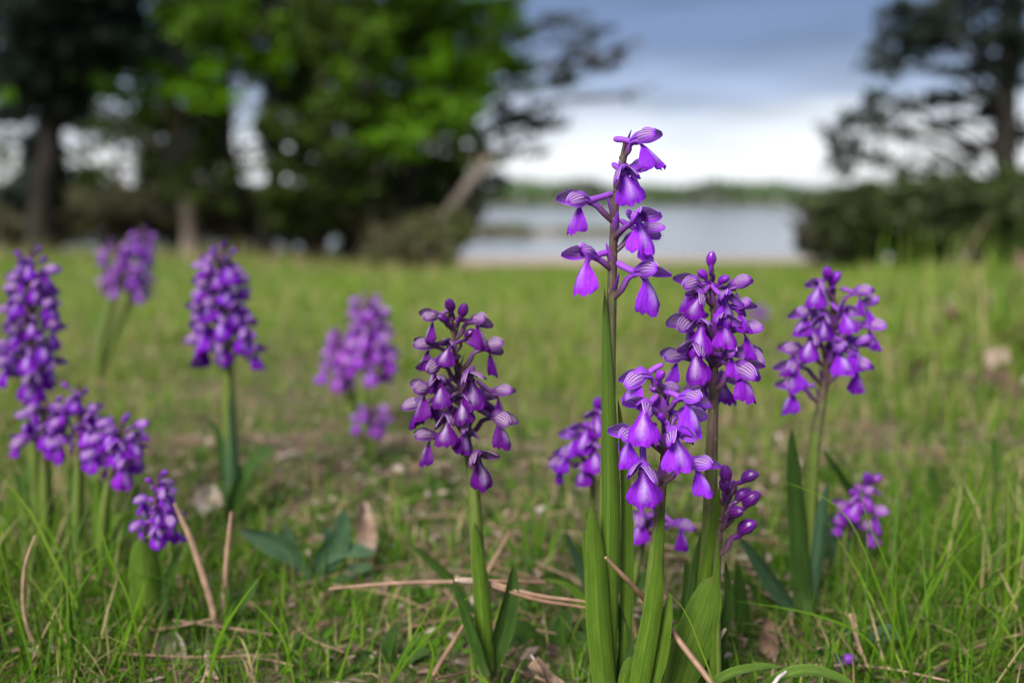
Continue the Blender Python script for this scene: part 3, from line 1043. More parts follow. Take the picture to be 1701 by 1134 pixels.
hero = [
    (.308, .9, .62, [(1235, 1330), (1186, 1140), (1165, 1080), (1135, 1010), (1090, 968)]),
    (.36, 1.4, .40, [(630, 1160), (690, 1080), (760, 1010), (825, 935)]),
    (.36, 1.3, .50, [(545, 1170), (575, 1090), (590, 1040), (608, 990)]),
    (.36, 1.2, .45, [(640, 1150), (680, 1070), (715, 1010), (742, 970)]),
    (.39, 1.8, .50, [(345, 1140), (365, 1060), (400, 1000), (442, 945)]),
    (.40, 1.3, .30, [(530, 1060), (510, 1020), (480, 975), (443, 940)]),
    (.40, 1.6, .60, [(130, 1010), (90, 930), (50, 850), (0, 790)]),
    (.42, 1.3, .50, [(135, 1000), (105, 930), (70, 860), (45, 800)]),
    (.36, 1.5, .48, [(1500, 1080), (1560, 960), (1600, 880), (1640, 790), (1650, 715)]),
    (.35, 1.1, .45, [(1520, 1130), (1470, 1000), (1400, 850), (1280, 790)]),
    (.36, 1.2, .42, [(1505, 1120), (1480, 960), (1440, 860), (1420, 760)]),
    (.35, 1.1, .38, [(1490, 1120), (1540, 1000), (1610, 900), (1700, 850)]),
    (.36, 1.0, .50, [(1580, 1120), (1600, 1010), (1640, 930), (1700, 880)]),
    (.35, 1.0, .42, [(1480, 1130), (1440, 1060), (1350, 1020), (1210, 995)]),
    (.38, 1.1, .40, [(1650, 1130), (1660, 1040), (1650, 960), (1690, 870)]),
    (.36, 1.2, .25, [(1570, 1140), (1590, 1060), (1605, 1000), (1700, 950)]),
    (.34, 1.0, .35, [(1630, 1150), (1660, 1050), (1663, 985)]),
    (.35, 1.0, .55, [(860, 1150), (790, 1120), (781, 1045)]),
    (.36, 1.4, .35, [(90, 1120), (110, 1030), (150, 950), (205, 900)]),
    (.37, 1.2, .50, [(240, 1120), (215, 1000), (180, 920), (160, 830)]),
    (.36, 1.2, .42, [(170, 1140), (205, 1060), (232, 1000), (250, 950)]),
    (.38, 1.2, .40, [(60, 1140), (40, 1060), (20, 1000), (0, 960)]),
    (.36, 1.3, .48, [(700, 1150), (720, 1090), (700, 1040), (690, 1000)]),
    (.36, 1.1, .40, [(470, 1140), (480, 1070), (465, 1010), (450, 980)]),
    (.36, 1.1, .55, [(490, 1140), (470, 1060), (430, 1010), (405, 990)]),
    (.36, 1.1, .45, [(510, 1150), (500, 1080), (530, 1000), (520, 960)]),
]
tag(link('long_grass', hero_blades(hero).mesh('long_grass', M['grass'])),
    'scattered long slender grass blades in front of the orchids', 'grass', kind='stuff')


# ------------------------------------------------------------------ litter on the ground (stuff)
def flat_bits(n, d0, d1, smin, smax, keep=None):
    x, y, px = wedge(n, d0, d1, margin=500)
    z = gz(x, y) + rng.uniform(.0005, .006, n)
    a = rng.uniform(0, 2 * np.pi, n)
    tl = rng.normal(size=n) * .35
    d = np.stack([np.cos(a), np.sin(a), np.sin(tl)], 1)
    e = unit(np.stack([-np.sin(a), np.cos(a), rng.normal(size=n) * .35], 1))
    s = rng.uniform(smin, smax, n)[:, None]
    w = s * rng.uniform(.12, .6, n)[:, None]
    c = np.stack([x, y, z], 1)
    curl = np.array([0, 0, 1.0]) * s * rng.uniform(.05, .4, n)[:, None]
    v = np.stack([c - d * s, c - d * s * .1 + e * w + curl, c + d * s + curl * .6, c - d * s * .1 - e * w + curl * .8], 1).reshape(-1, 3)
    q = np.arange(n * 4).reshape(n, 4)
    return v, q


v1, q1 = flat_bits(6000, .33, .75, .0015, .0050)
v2, q2 = flat_bits(3600, .6, 1.5, .002, .007)
v3, q3 = flat_bits(9000, .9, 3.2, .008, .028)
pc3 = v3.reshape(-1, 4, 3).mean(1)
k3 = rng.uniform(0, 1, len(pc3)) < .5 * smooth(1440, 1600, 850.5 + FPX * pc3[:, 0] / pc3[:, 1]) * smooth(.3, .7, patchy(pc3[:, 0], pc3[:, 1], 6))
v3 = v3.reshape(-1, 4, 3)[k3].reshape(-1, 3) + np.array([0, 0, .015]); q3 = np.arange(len(v3)).reshape(-1, 4)
lv_ = np.concatenate([v1, v2, v3]); lq_ = np.concatenate([q1, q2 + len(v1), q3 + len(v1) + len(v2)])
tag(link('leaf_litter', fast_mesh('leaf_litter', lv_, lq_, np.repeat(rng.uniform(0, 1, len(lq_)), 4), M['litter'])),
    'brown crumbled leaf litter lying in the turf', 'leaf litter', kind='stuff')


def herb_bits(n, d0, d1):
    """tiny broad leaves close to the soil"""
    x, y, px = wedge(n, d0, d1, margin=500)
    x, y = tufted(x, y, .006)
    y = np.clip(y, d0, None)
    a = rng.uniform(0, 2 * np.pi, n)
    el = rng.uniform(.15, .9, n)
    d = np.stack([np.cos(a) * np.cos(el), np.sin(a) * np.cos(el), np.sin(el)], 1)
    e = np.stack([-np.sin(a), np.cos(a), np.zeros(n)], 1)
    up = np.cross(d, e)
    s = rng.uniform(.003, .0075, n)[:, None]
    w = s * rng.uniform(.24, .38, n)[:, None]
    c = np.stack([x, y, gz(x, y) + .001], 1)
    f = lambda t, k, dz: c + d * s * t + e * w * k - up * s * dz
    v = np.stack([f(0, .1, 0), f(.45, -1, -.02), f(.55, 0, .08), f(.45, 1, -.02), f(1, 0, -.05)], 1).reshape(-1, 3)
    o = np.arange(n)[:, None] * 5
    q = np.concatenate([o + np.array([0, 1, 4, 2]), o + np.array([0, 2, 4, 3])])
    return v, q


hv, hq = herb_bits(6500, .33, .70)
tag(link('ground_herbs', fast_mesh('ground_herbs', hv, hq, np.repeat(np.clip(rng.normal(size=len(hv) // 5) * .12 + .2, 0, .5), 5), M['grass'])),
    'tiny low herb leaves carpeting the soil between grass tufts', 'ground cover', kind='stuff')


# ------------------------------------------------------------------ pine needles and twigs (things)
def needle_mesh(path, r0, var, sheath=False):
    mb = MB()
    n = len(path)
    t = np.linspace(0, 1, n)
    tube(mb, path, r0 * (1 - .55 * t ** 3), 7, var=np.tile(np.repeat(var, 7), 1) if np.ndim(var) else var)
    return mb


def needle_thing(label, D, pts, w_px, var, name='pine_needle', pair=False, cat='pine needle', group=None, n=18, lying=None):
    if D is None:
        lw = max(pts, key=lambda q: q[1])
        D = Dg(lw[0], lw[1]) * .985
        pts = [(q[0], q[1], 0 if lying is None else (Dg(q[0], q[1]) - D) * lying) for q in pts]
    pp = np.array([P(q[0], q[1], D + (q[2] if len(q) > 2 else 0)) for q in pts])
    path = catmull(pp, n)
    base = path[0].copy()
    r = w_px / FPX * D * .5
    t = np.linspace(0, 1, n)
    path = path + np.stack([np.zeros(n), np.zeros(n), np.sin(t * 9 + D * 50) * r * .25], 1)
    if pair:
        root = link(name, None, loc=base)
        o2 = np.array([0, .3, 1.]) * r * .75
        for s_ in (-1, 1):
            mb = MB(); tube(mb, path + o2 * s_ * (.25 + .75 * t)[:, None], r * .62 * (1 - .5 * t ** 4), 7, var=var + .1 * s_)
            link('needle', mb.mesh('needle', M['needle'], off=base), root)
        mb = MB()
        tube(mb, path[:4] - np.array([0, .0003, 0]), np.array([.5, .95, 1.0, .9]) * r, 8, var=.86)
        link('sheath', mb.mesh('sheath', M['needle'], off=base), root)
        tag(root, label, cat, group)
        return root
    mb = MB(); tube(mb, path, r * (1 - .5 * t ** 4), 8, var=np.repeat(var + .08 * np.sin(t * 14), 8) if False else var)
    o = link(name, mb.mesh(name, M['needle'], off=base), loc=base)
    tag(o, label, cat, group)
    return o


needle_thing('brown paired pine needle with grey sheath lying across the dark orchid leaves', .355,
             [(757, 961, -.004), (800, 968), (880, 988), (976, 1006, .002)], 13, .5, pair=True)
needle_thing('brown pine needle pointing up beside the tallest orchid and crossing behind the low orchid leaf', .333,
             [(1190, 1142, -.022), (1112, 1044, -.008), (1084, 1010, -.004), (1050, 970, -.013), (1006, 926, -.019)], 11, .45)
needle_thing('long straight brown pine needle lying level behind the dark orchid', .385,
             [(905, 968, .01), (830, 966), (700, 966), (546, 978)], 8, .42)
needle_thing('tan curved pine needle leaning against the small orchid spike with broad leaf', None,
             [(362, 1050), (348, 990), (318, 900), (290, 835)], 12, .68)
needle_thing('tan upright pine needle standing beside the curved one', None, [(370, 1042), (374, 960), (384, 850)], 10, .65)
needle_thing('grey brown pine needle lying flat in grass with a pale broken end', None, [(-20, 1046), (60, 1045), (130, 1036), (182, 1016)], 9, .72, lying=.9)
needle_thing('thin tan pine needle slanting away beneath the pale broken one', None, [(20, 1140), (70, 1095), (130, 1050), (178, 1020)], 7, .66, lying=.9)
needle_thing('bent straw coloured stalk curving upright in the grass', None, [(70, 1100), (42, 1030), (40, 950), (58, 890)], 7, .75, name='dry_stalk', cat='dry stalk')
needle_thing('reddish brown pine needle lying level at the soil under bright grass', None, [(-20, 1002), (90, 994), (160, 985)], 6, .2, lying=.9)
needle_thing('long brown pine needle lying level below the broad leaved small orchid', None, [(85, 1112), (180, 1114), (300, 1105), (420, 1075)], 8, .5, lying=.9)
needle_thing('brown pine needle lying behind the grass next to the broad leaved small orchid', None, [(95, 935), (160, 955), (225, 978)], 8, .4, lying=.9)
needle_thing('pale brown pine needle slanting up behind the dark orchid stem', None, [(790, 980), (815, 940), (845, 885)], 7, .66)
needle_thing('brown pine needle standing between tallest and low orchid stems', None, [(1058, 1060), (1048, 1015), (1040, 985)], 8, .42)
needle_thing('brown pine needle slanting down from the dark orchid leaves to the soil', None, [(720, 1120), (750, 1070), (775, 1030)], 8, .5)
needle_thing('yellow dry leaf blade slanting beside the broad orchid leaf', .345, [(1150, 1110), (1175, 1085), (1205, 1045)], 11, .85, name='dry_leaf', cat='dry leaf')
needle_thing('paired brown pine needles with white sheath near the bluish sheathing leaves', None, [(1312, 1005), (1318, 1050), (1345, 1112)], 12, .5, pair=True, lying=.9)
needle_thing('grey brown needle leaning to the white sheathed pine needle', None, [(1280, 1018), (1300, 1060), (1325, 1108)], 7, .7, lying=.9)
needle_thing('dark brown twig slanting in front of the pale small orchid', None, [(1365, 895), (1395, 930), (1425, 962)], 8, .12, name='twig', cat='twig', lying=.9)
needle_thing('second dark brown twig below the pale small orchid', None, [(1363, 938), (1395, 965), (1420, 985)], 7, .15, name='twig', cat='twig', lying=.9)
needle_thing('tan pine needle lying among the taller grass tussocks', None, [(1475, 968), (1510, 955), (1552, 937)], 10, .74, lying=.9)
needle_thing('dry curled grass stalk arching low over the turf by the grey herb', None, [(1530, 1134), (1570, 1105), (1610, 1082), (1680, 1070)], 6, .82, name='dry_stalk', cat='dry stalk', lying=.9)
needle_thing('grey twig lying at the foot of the low orchid', .322, [(1284, 1136), (1296, 1122), (1306, 1114)], 8, 1.0, name='twig', cat='twig')
needle_thing('white dry needle sticking up beside the pinkish dead leaf', None, [(915, 1140), (898, 1110), (882, 1088)], 6, 1.0)
needle_thing('pair of brown needles slanting low beside the grey herb leaf', None, [(1375, 1090), (1400, 1110), (1425, 1135)], 9, .4, pair=True, lying=.9)
needle_thing('tan needle standing in grass beside the grey herb leaf', None, [(1412, 1020), (1425, 1065), (1442, 1110)], 7, .72)
needle_thing('brown decaying stick lying on the soil behind the grass blades', None, [(270, 1015), (360, 1010), (470, 1003), (545, 985)], 17, .25, name='stick', cat='stick', lying=.9)
needle_thing('dark rotting stick half hidden under grass at the front', None, [(290, 1040), (380, 1036), (480, 1040)], 15, .1, name='stick', cat='stick', lying=.9)

NG = 'dead pine needles scattered in the turf'
for i in range(120):
    x, y, px = wedge(1, .36, .95 if i % 2 else .55, margin=40)
    x, y = float(x[0]), float(y[0])
    ln = rng.uniform(.015, .036); a = rng.uniform(0, 2 * np.pi)
    a = a if y > .45 else rng.uniform(-1.1, 1.1)
    d = np.array([math.cos(a), math.sin(a), rng.normal() * .12])
    c = np.array([x, y, float(gz(x, y)) + rng.uniform(.002, .008)])
    bend = np.array([-d[1], d[0], .3]) * ln * rng.normal() * .12
    path = catmull([c - d * ln, c + bend, c + d * ln], 8)
    path[:, 2] = np.maximum(path[:, 2], gz(path[:, 0], path[:, 1]) + .001)
    mb = MB(); tube(mb, path - c, np.linspace(.0006, .0004, 8), 5, var=rng.uniform(.1, .78))
    tag(link('pine_needle', mb.mesh('pine_needle', M['needle']), loc=c),
        'single dead pine needle lying loose on the turf between grass tufts', 'pine needle', NG)

# dead leaves
def dead_leaf(label, px, py, D, w, h, var, rz=0.0, tilt=.6):
    mb = MB()
    n, m = 9, 7
    t = np.linspace(0, 1, n); s = np.linspace(-1, 1, m)
    TT, SS = np.meshgrid(t, s, indexing='ij')
    wid = np.sin(np.clip(TT * .92 + .06, 0, 1) * np.pi) ** .7
    X = SS * wid * w * .5; Y = (TT - .5) * h; Z = .25 * w * SS ** 2 + .12 * w * np.sin(TT * 5 + SS * 2)
    mb.grid(np.stack([X, Y, Z], -1), var=np.clip(var + .15 * np.sin(TT * 9).ravel(), 0, 1))
    o = link('dead_leaf', mb.mesh('dead_leaf', M['litter']), loc=P(px, py, D), rot=(tilt, .2, rz))
    tag(o, label, 'dead leaf')


dead_leaf('pinkish brown dead leaf curled on the soil beside the tallest orchid', 902, 1128, .352, .013, .015, .62, 1.2, .7)
dead_leaf('brown folded dead leaf under the bluish sheathing leaves', 1272, 1060, .385, .010, .016, .35, .3, 1.0)
dead_leaf('pale brown dead leaf behind the bluish herb', 605, 880, .50, .012, .03, .7, .5, .9)
dead_leaf('grey pink dead leaf at the foot of the broad leaved small orchid', 280, 1090, .385, .014, .018, .9, .2, .8)
dead_leaf('rusty dead leaf in the turf below the distant grass at the brambles', 1690, 436, 3.0, .06, .07, .55, .4, 1.1)
dead_leaf('brown dead leaf caught in the tussock grass', 1590, 540, 1.2, .035, .05, .4, .9, .9)
dead_leaf('grey white bark flake lying behind the curved tan needle', 345, 835, .56, .016, .022, 1.0, .2, .5)
dead_leaf('brown bark flake lying beside the curved tan needle', 320, 1000, .45, .016, .022, .3, 1.0, .6)


# ------------------------------------------------------------------ leaves
def leaf_mesh(name, pts, D, w_px, mat, cup=1.0, twist=0.0, base_w=.6, tip_p=2.2, off=(0, 0, 0), n=22, wave=.0, peak=None):
    pp = np.array([P(q[0], q[1], D + (q[2] if len(q) > 2 else 0.0)) for q in pts])
    path = catmull(pp, n)
    T = unit(np.gradient(path, axis=0))
    W = w_px * (1.22 if cup < 0 else 1.1) / FPX * D * .5
    t = np.linspace(0, 1, n)
    prof = (base_w + (1 - base_w) * smooth(0, .45, t)) * np.clip(1 - t ** tip_p, 0, 1) ** .62
    m = 9
    s = np.linspace(-1, 1, m)
    camp = np.array([0, 0, CAM_H])
    rows = []
    tw = np.broadcast_to(np.asarray(twist, float), (n,)) if np.ndim(twist) == 0 else np.interp(t, np.linspace(0, 1, len(twist)), twist)
    ph = rng.uniform(0, 6)
    for i in range(n):
        H = unit(camp - path[i])
        B = unit(np.cross(T[i], H)); Nn = np.cross(B, T[i])
        a = tw[i]
        B2 = B * math.cos(a) + Nn * math.sin(a)
        N2 = -B * math.sin(a) + Nn * math.cos(a)
        w = max(W * prof[i], 1e-5)
        ang = s * abs(cup)
        xx = np.sin(ang) / max(abs(cup), 1e-3) * w
        nn = (1 - np.cos(ang)) / max(abs(cup), 1e-3) * w * (1 if cup > 0 else -1)
        keel = -np.exp(-(s / .14) ** 2) * w * .10 * (1 if cup > 0 else -1)
        wv = wave * w * np.sin(t[i] * 11 + ph) * s ** 3
        rows.append(path[i] + np.outer(xx, B2) + np.outer(nn + keel + wv, N2))
    mb = MB()
    u, v = np.meshgrid((s + 1) / 2, t)
    mb.grid(np.array(rows), np.stack([u, v], -1))
    return mb.mesh(name, mat, off=off)


# ------------------------------------------------------------------ orchid flower pieces (millimetres -> metres)
MMU = .001


def lip_mesh(seed):
    r = np.random.default_rng(seed)
    n, m = 16, 23
    v = np.linspace(0, 1, n); u = np.linspace(-1, 1, m)
    kv = [0, .10, .22, .38, .58, .78, .92, 1]
    kw = np.array([1.6, 1.25, 2.0, 3.8, 5.5, 6.5, 6.5, 6.0]) * 1.10 * r.uniform(.92, 1.08)
    fold = r.uniform(1.0, 1.65)
    ph = r.uniform(0, 6, 4)
    asym = r.normal() * .05
    rows = []
    for vi in v:
        w = np.interp(vi, kv, kw)
        ln = 11.2 * (1 - .16 * np.abs(u) ** 2.4 * vi) - vi ** 3 * (.9 * np.exp(-((u - asym) / .11) ** 2) + .8 * np.exp(-((np.abs(u) - .52) / .12) ** 2))
        ln = ln + vi ** 4 * (.35 * np.sin(u * 17 + ph[0]) + .22 * np.sin(u * 31 + ph[3]))
        z = -.2 - vi * ln
        ff = fold * (.35 + .65 * smooth(0, .35, vi))
        x = .9 + 1.4 * np.sin(vi * 2.6) + 3.1 * vi - w * (1 - np.cos(np.abs(u) * ff)) / ff
        x = x + vi ** 3 * (.55 * np.sin(u * 9 + ph[1]) + .25 * np.sin(u * 23 + ph[3])) + .28 * np.cos(u * 6 + vi * 5 + ph[2]) * vi
        y = w * np.sin(u * ff) / ff
        rows.append(np.stack([x, y, z], 1))
    mb = MB()
    mb.grid(np.array(rows) * MMU, np.stack(np.meshgrid((u + 1) / 2, v), -1))
    return mb.mesh('lip', M['lip'])


def hood_mesh(seed):
    r = np.random.default_rng(seed)
    mb = MB()
    # dorsal sepal and the two petals closed over each other
    for (y0, tilt, ln, wd, z0, hh) in ((0, 0, 7.4, 2.7, .9, 2.9), (1.0, .55, 6.2, 1.9, .7, 2.2), (-1.0, -.55, 6.2, 1.9, .7, 2.2)):
        n, m = 12, 9
        t = np.linspace(0, 1, n); s = np.linspace(-1, 1, m)
        rows = []
        for ti in t:
            w = wd * np.sin(np.clip(.10 + ti * .86, 0, 1) * np.pi) ** .55
            x = -2.2 + ln * ti * (1 - .14 * ti)
            zc = z0 + hh * np.sin(min(1, ti * 1.08 + .10) * np.pi * .78)
            y = s * w
            z = zc - (np.abs(s) ** 2) * w * .72
            yy = y0 + y * math.cos(tilt) ; zz = z - np.abs(tilt) * .3 - y * math.sin(tilt)
            rows.append(np.stack([np.full(m, x), yy, zz], 1))
        mb.grid((np.array(rows) + r.normal(size=(n, m, 3)) * .03) * MMU)
    return mb.mesh('hood', M['petal'])


def sepal_mesh(seed, side):
    r = np.random.default_rng(seed)
    a = unit(np.array([6.0 + r.normal() * .4, side * (2.9 + r.normal() * .6), 1.0 + r.normal() * .8]))
    nrm = np.array([-.15, side * .80, .60]); nrm = unit(nrm - a * np.dot(nrm, a))
    wd = np.cross(a, nrm) * side      # points down/inward
    n, m = 14, 9
    t = np.linspace(0, 1, n); s = np.linspace(-1, 1, m)
    ln, hw = 9.0, 3.0
    o = np.array([-.6, side * 1.1, 1.5])
    rows = []
    for ti in t:
        w = hw * np.sin(np.clip(.09 + ti * .87, 0, 1) * np.pi) ** .62
        cen = o + a * ln * ti + nrm * (1.3 * math.sin(ti * math.pi) * .6) - np.array([0, 0, 1.5 * ti ** 2.2])
        rows.append(cen + np.outer(s * w, wd) - np.outer((np.abs(s) ** 2) * w * .46, nrm) + np.outer(.18 * np.sin(s * 4 + ti * 6), nrm))
    mb = MB()
    mb.grid(np.array(rows) * MMU, np.stack(np.meshgrid((1 - s) / 2 if False else (s + 1) / 2, t), -1))
    return mb.mesh('wing_sepal', M['sepal'])


def spur_mesh(seed):
    r = np.random.default_rng(seed)
    k = r.uniform(.8, 1.15)
    pts = np.array([[1.0, 0, .4], [-1.5, 0, .5], [-5 * k, r.normal() * .3, 1.5], [-9.2 * k, r.normal() * .6, 3.0 + r.normal() * .6]])
    path = catmull(pts, 10)
    mb = MB()
    tube(mb, path * MMU, np.array([1.3, 1.25, 1.15, 1.1, 1.05, 1.0, 1.02, 1.08, 1.05, .75]) * MMU, 9)
    return mb.mesh('spur', M['petal'])


def bud_mesh(seed):
    r = np.random.default_rng(seed)
    n, m = 12, 12
    t = np.linspace(0.02, .985, n)
    mb = MB()
    path = np.stack([t * 7.2 - 1.2, np.zeros(n), .7 * np.sin(t * 3) + .3 * t], 1)
    rad = 2.25 * np.sin(t ** .85 * np.pi) ** .62 * (.85 + .3 * t)
    tube(mb, path * MMU, np.maximum(rad, .15) * MMU, m, ridges=.05)
    # stubby spur under the bud
    tube(mb, catmull([[.3, 0, -.2], [-2.0, 0, -.6], [-4.0, 0, -.1]], 6) * MMU, np.array([.9, .85, .8, .75, .7, .45]) * MMU, 8)
    return mb.mesh('bud_body', M['bud'])


def bract_mesh():
    mb = MB()
    n, m = 8, 5
    t = np.linspace(0, 1, n); s = np.linspace(-1, 1, m)
    rows = []
    for ti in t:
        w = 1.5 * np.sin(np.clip(.2 + ti * .78, 0, 1) * np.pi) ** .8
        rows.append(np.stack([1.6 * ti + 1.2 * ti ** 2 + .36 * w * (1 - s ** 2), s * w, np.full(m, 9.5 * ti)], 1))
    mb.grid(np.array(rows) * MMU)
    return mb.mesh('bract', M['ovary'])


LIPS = [lip_mesh(100 + i) for i in range(9)]
HOODS = [hood_mesh(200 + i) for i in range(3)]
SEP_L = [sepal_mesh(300 + i, 1) for i in range(5)]
SEP_R = [sepal_mesh(400 + i, -1) for i in range(5)]
SPURS = [spur_mesh(500 + i) for i in range(5)]
BUDS = [bud_mesh(600 + i) for i in range(3)]
BRACT = bract_mesh()


class Orchid:
    def __init__(s, label, D, stem_px, w0, w1, color, group=None, brown=.66):
        s.D = D
        s.color = color
        pts = np.array([P(q[0], q[1], D + (q[2] if len(q) > 2 else 0.0)) for q in stem_px])
        # root the stem in the soil
        b = pts[0].copy(); b[2] = float(gz(b[0], b[1])) - .004
        s.base = b
        pts = np.vstack([b, pts[1:]]) if pts[0][2] < b[2] + .012 else np.vstack([b, pts])
        s.path = catmull(pts, 40)
        s.root = link('orchid', None, loc=b)
        s.root.empty_display_size = .02
        tag(s.root, label, 'orchid', group)
        k = D / FPX * .5
        t = np.linspace(0, 1, 40)
        mb = MB()
        tube(mb, s.path, (w1 + (w0 - w1) * (1 - smooth(.35, 1.0, t))) * k, 12, ridges=.04)
        for a_ in mb.uv: a_[:, 1] += .53 - brown
        link('stem', mb.mesh('stem', M['stem'], off=b), s.root, color=color)

    def stem_at(s, z):
        i = int(np.argmin(np.abs(s.path[:, 2] - z)))
        return s.path[i]

    def tint(s):
        k = rng.uniform(.78, 1.2)
        c = s.color
        return (c[0] * k * rng.uniform(.92, 1.1), c[1] * k, c[2] * k * rng.uniform(.95, 1.05))

    def _holder(s, name, cen, A, az, pitch, roll, tint, thick):
        rot = Euler((roll, pitch, R(az) - math.pi / 2), 'XYZ')
        Rm = np.array(rot.to_matrix())
        F = Rm[:, 0]
        hor = np.array([math.sin(R(az)), -math.cos(R(az)), 0])
        e = cen - F * .0006
        dist = np.linalg.norm(e - A)
        p1 = A + np.array([0, 0, .35 * dist]) + hor * .22 * dist
        p2 = e - F * .25 * dist + np.array([0, 0, .10 * dist])
        path = catmull([A - hor * .001, p1 * .55 + (A + e) / 2 * .45, p2 * .55 + (A + e) / 2 * .45, e], 10)
        mb = MB()
        tt = np.linspace(0, 1, 10)
        rad = thick * .72 * (.80 + .38 * np.sin(tt * np.pi) - .25 * tt)
        tube(mb, (path - cen) @ Rm, rad, 8, ridges=.10)
        return link(name, mb.mesh(name, M['ovary']), s.root, loc=cen - s.base, rot=rot, color=tint)

    def flower(s, px, py, az, sc=1.0, pitch=0.0, roll=0.0, reach=.009, drop=.0075, detail=True, lipk=None):
        az = az + rng.normal() * 4
        D = s.D - math.cos(R(az)) * reach
        cen = P(px, py, D)
        A = s.stem_at(cen[2] - drop * sc)
        tint = s.tint()
        pitch = pitch + rng.normal() * .10
        roll = roll + rng.normal() * .12
        f = s._holder('flower', cen, A, az, pitch, roll, tint, .00135 * sc)
        li = rng.integers(0, len(LIPS)) if lipk is None else lipk

        def sub(nm, me, rot=(0, 0, 0), k=1.0, c=tint):
            o = link(nm, me, f, rot=rot, color=c)
            o.scale = (sc * k,) * 3
            return o
        sub('lip', LIPS[li], rot=(rng.normal() * .08, rng.normal() * .16 - .05, rng.normal() * .08), k=rng.uniform(.92, 1.1))
        hc = tuple(x * .80 for x in tint)
        sub('hood', HOODS[rng.integers(0, 3)], k=rng.uniform(.9, 1.05), c=hc)
        sub('wing_sepal', SEP_L[rng.integers(0, 5)], rot=(rng.normal() * .12, rng.normal() * .12, rng.normal() * .12))
        sub('wing_sepal', SEP_R[rng.integers(0, 5)], rot=(rng.normal() * .12, rng.normal() * .12, rng.normal() * .12))
        if detail:
            lc = (tint[0] * 1.1 + .04, tint[1] + .03, tint[2] * 1.0 + .03)
            sub('spur', SPURS[rng.integers(0, 5)], rot=(0, rng.normal() * .12, rng.normal() * .12), c=lc)
            b = link('bract', BRACT, f, color=tint)
            Rm = np.array(f.rotation_euler.to_matrix())
            b.location = (A - cen) @ Rm
            b.scale = (sc,) * 3
            b.rotation_euler = f.rotation_euler.to_matrix().inverted().to_euler()
            b.rotation_euler = (f.rotation_euler.to_matrix().inverted() @ Euler((0, 0, R(az) - math.pi / 2)).to_matrix()).to_euler()
        return f

    def bud(s, px, py, az, sc=1.0, pitch=-.5, reach=.006, drop=.008):
        D = s.D - math.cos(R(az)) * reach
        cen = P(px, py, D)
        A = s.stem_at(cen[2] - drop * sc)
        tint = s.tint()
        tint = tuple(x * .8 for x in tint)
        f = s._holder('bud', cen, A, az, pitch + rng.normal() * .12, rng.normal() * .2, tint, .0012 * sc)
        o = link('bud_body', BUDS[rng.integers(0, 3)], f, color=tint)
        o.scale = (sc,) * 3
        return f

    def leaf(s, pts, w, mat='leaf', cup=.9, twist=0.0, dD=0.0, **kw):
        me = leaf_mesh('leaf', pts, s.D + dD, w, M[mat], cup, twist, off=s.base, **kw)
        return link('leaf', me, s.root)

    def spike(s, bot, top, n, hw0, hw1, sc=.9, buds=2, detail=False, az0=0.0, lean=.0):
        k = s.D / FPX
        for i in range(n):
            t = (i + .5) / n
            az = (az0 + i * 137.5 + rng.normal() * 12) % 360
            if az > 180: az -= 360
            hw = hw0 * (1 - t) + hw1 * t
            cx = bot[0] * (1 - t) + top[0] * t
            cy = bot[1] * (1 - t) + top[1] * t
            off = math.sin(R(az)) * hw * .62
            reach = hw * .62 * k
            px = cx + off + rng.normal() * hw * .06
            py = cy + rng.normal() * 4 * .33 / s.D
            if i >= n - buds:
                s.bud(px, py, az, sc * .62, reach=reach * .7)
            else:
                s.flower(px, py, az, sc * rng.uniform(.85, 1.1) * (1 - .22 * t), reach=reach, detail=detail)


BRIGHT = (.295, .024, .67)
MID = (.225, .012, .50)
DARK = (.115, .006, .215)
LILAC = (.30, .030, .54)
VIVID = (.175, .006, .42)

# 1 tallest orchid
o = Orchid('tallest orchid with widely spaced bright violet flowers on a brown stem', .33,
           [(1004, 1160), (1006, 1000), (1009, 800), (1013, 600), (1017, 470), (1019, 400), (1023, 330), (1033, 275), (1041, 238)], 27, 12, BRIGHT, brown=.70)
o.flower(1058, 237, 62, .98, drop=.004, reach=.006, lipk=0, roll=.15)
o.flower(1050, 287, 135, .9, reach=.005)
o.flower(1036, 289, 4, .95, reach=.007, lipk=1)
o.flower(969, 336, -66, 1.02, pitch=-.12, reach=.008, lipk=2)
o.flower(1067, 385, 95, .85, reach=.008)
o.flower(1058, 368, 22, 1.08, reach=.009, lipk=3)
o.flower(980, 428, -56, 1.05, pitch=-.02, reach=.008, lipk=4)
o.flower(1066, 455, 45, 1.08, pitch=.12, reach=.009, lipk=5)
o.leaf([(1006, 1165), (1010, 1000), (1014, 850), (1012, 700), (1008, 580), (1004, 478)], 50, cup=-1.35, dD=-.0035, tip_p=1.5, base_w=.8)
o.leaf([(1030, 1160), (1036, 1000), (1038, 860), (1034, 760), (1026, 660)], 32, 'leaf', cup=-1.2, twist=.5, dD=.004, base_w=.9)
o.leaf([(1008, 1165, .0), (996, 1040), (992, 950), (986, 880), (984, 837)], 44, cup=-1.0, twist=-.15, dD=-.008, base_w=.9, tip_p=3)
o.leaf([(995, 1150), (980, 1010), (974, 930), (968, 870)], 20, cup=-.8, twist=.4, dD=.008)
o.leaf([(1015, 1160), (1040, 1080), (1030, 1020), (1012, 985)], 26, 'leaf_dark', cup=.8, twist=.3, dD=.004)
o.leaf([(1030, 1165), (1040, 1120), (1050, 1090)], 22, cup=-1, dD=-.006, tip_p=7)
o.leaf([(1000, 1060), (965, 985), (930, 962), (895, 960)], 30, 'leaf', cup=.7, twist=.8, dD=.05)

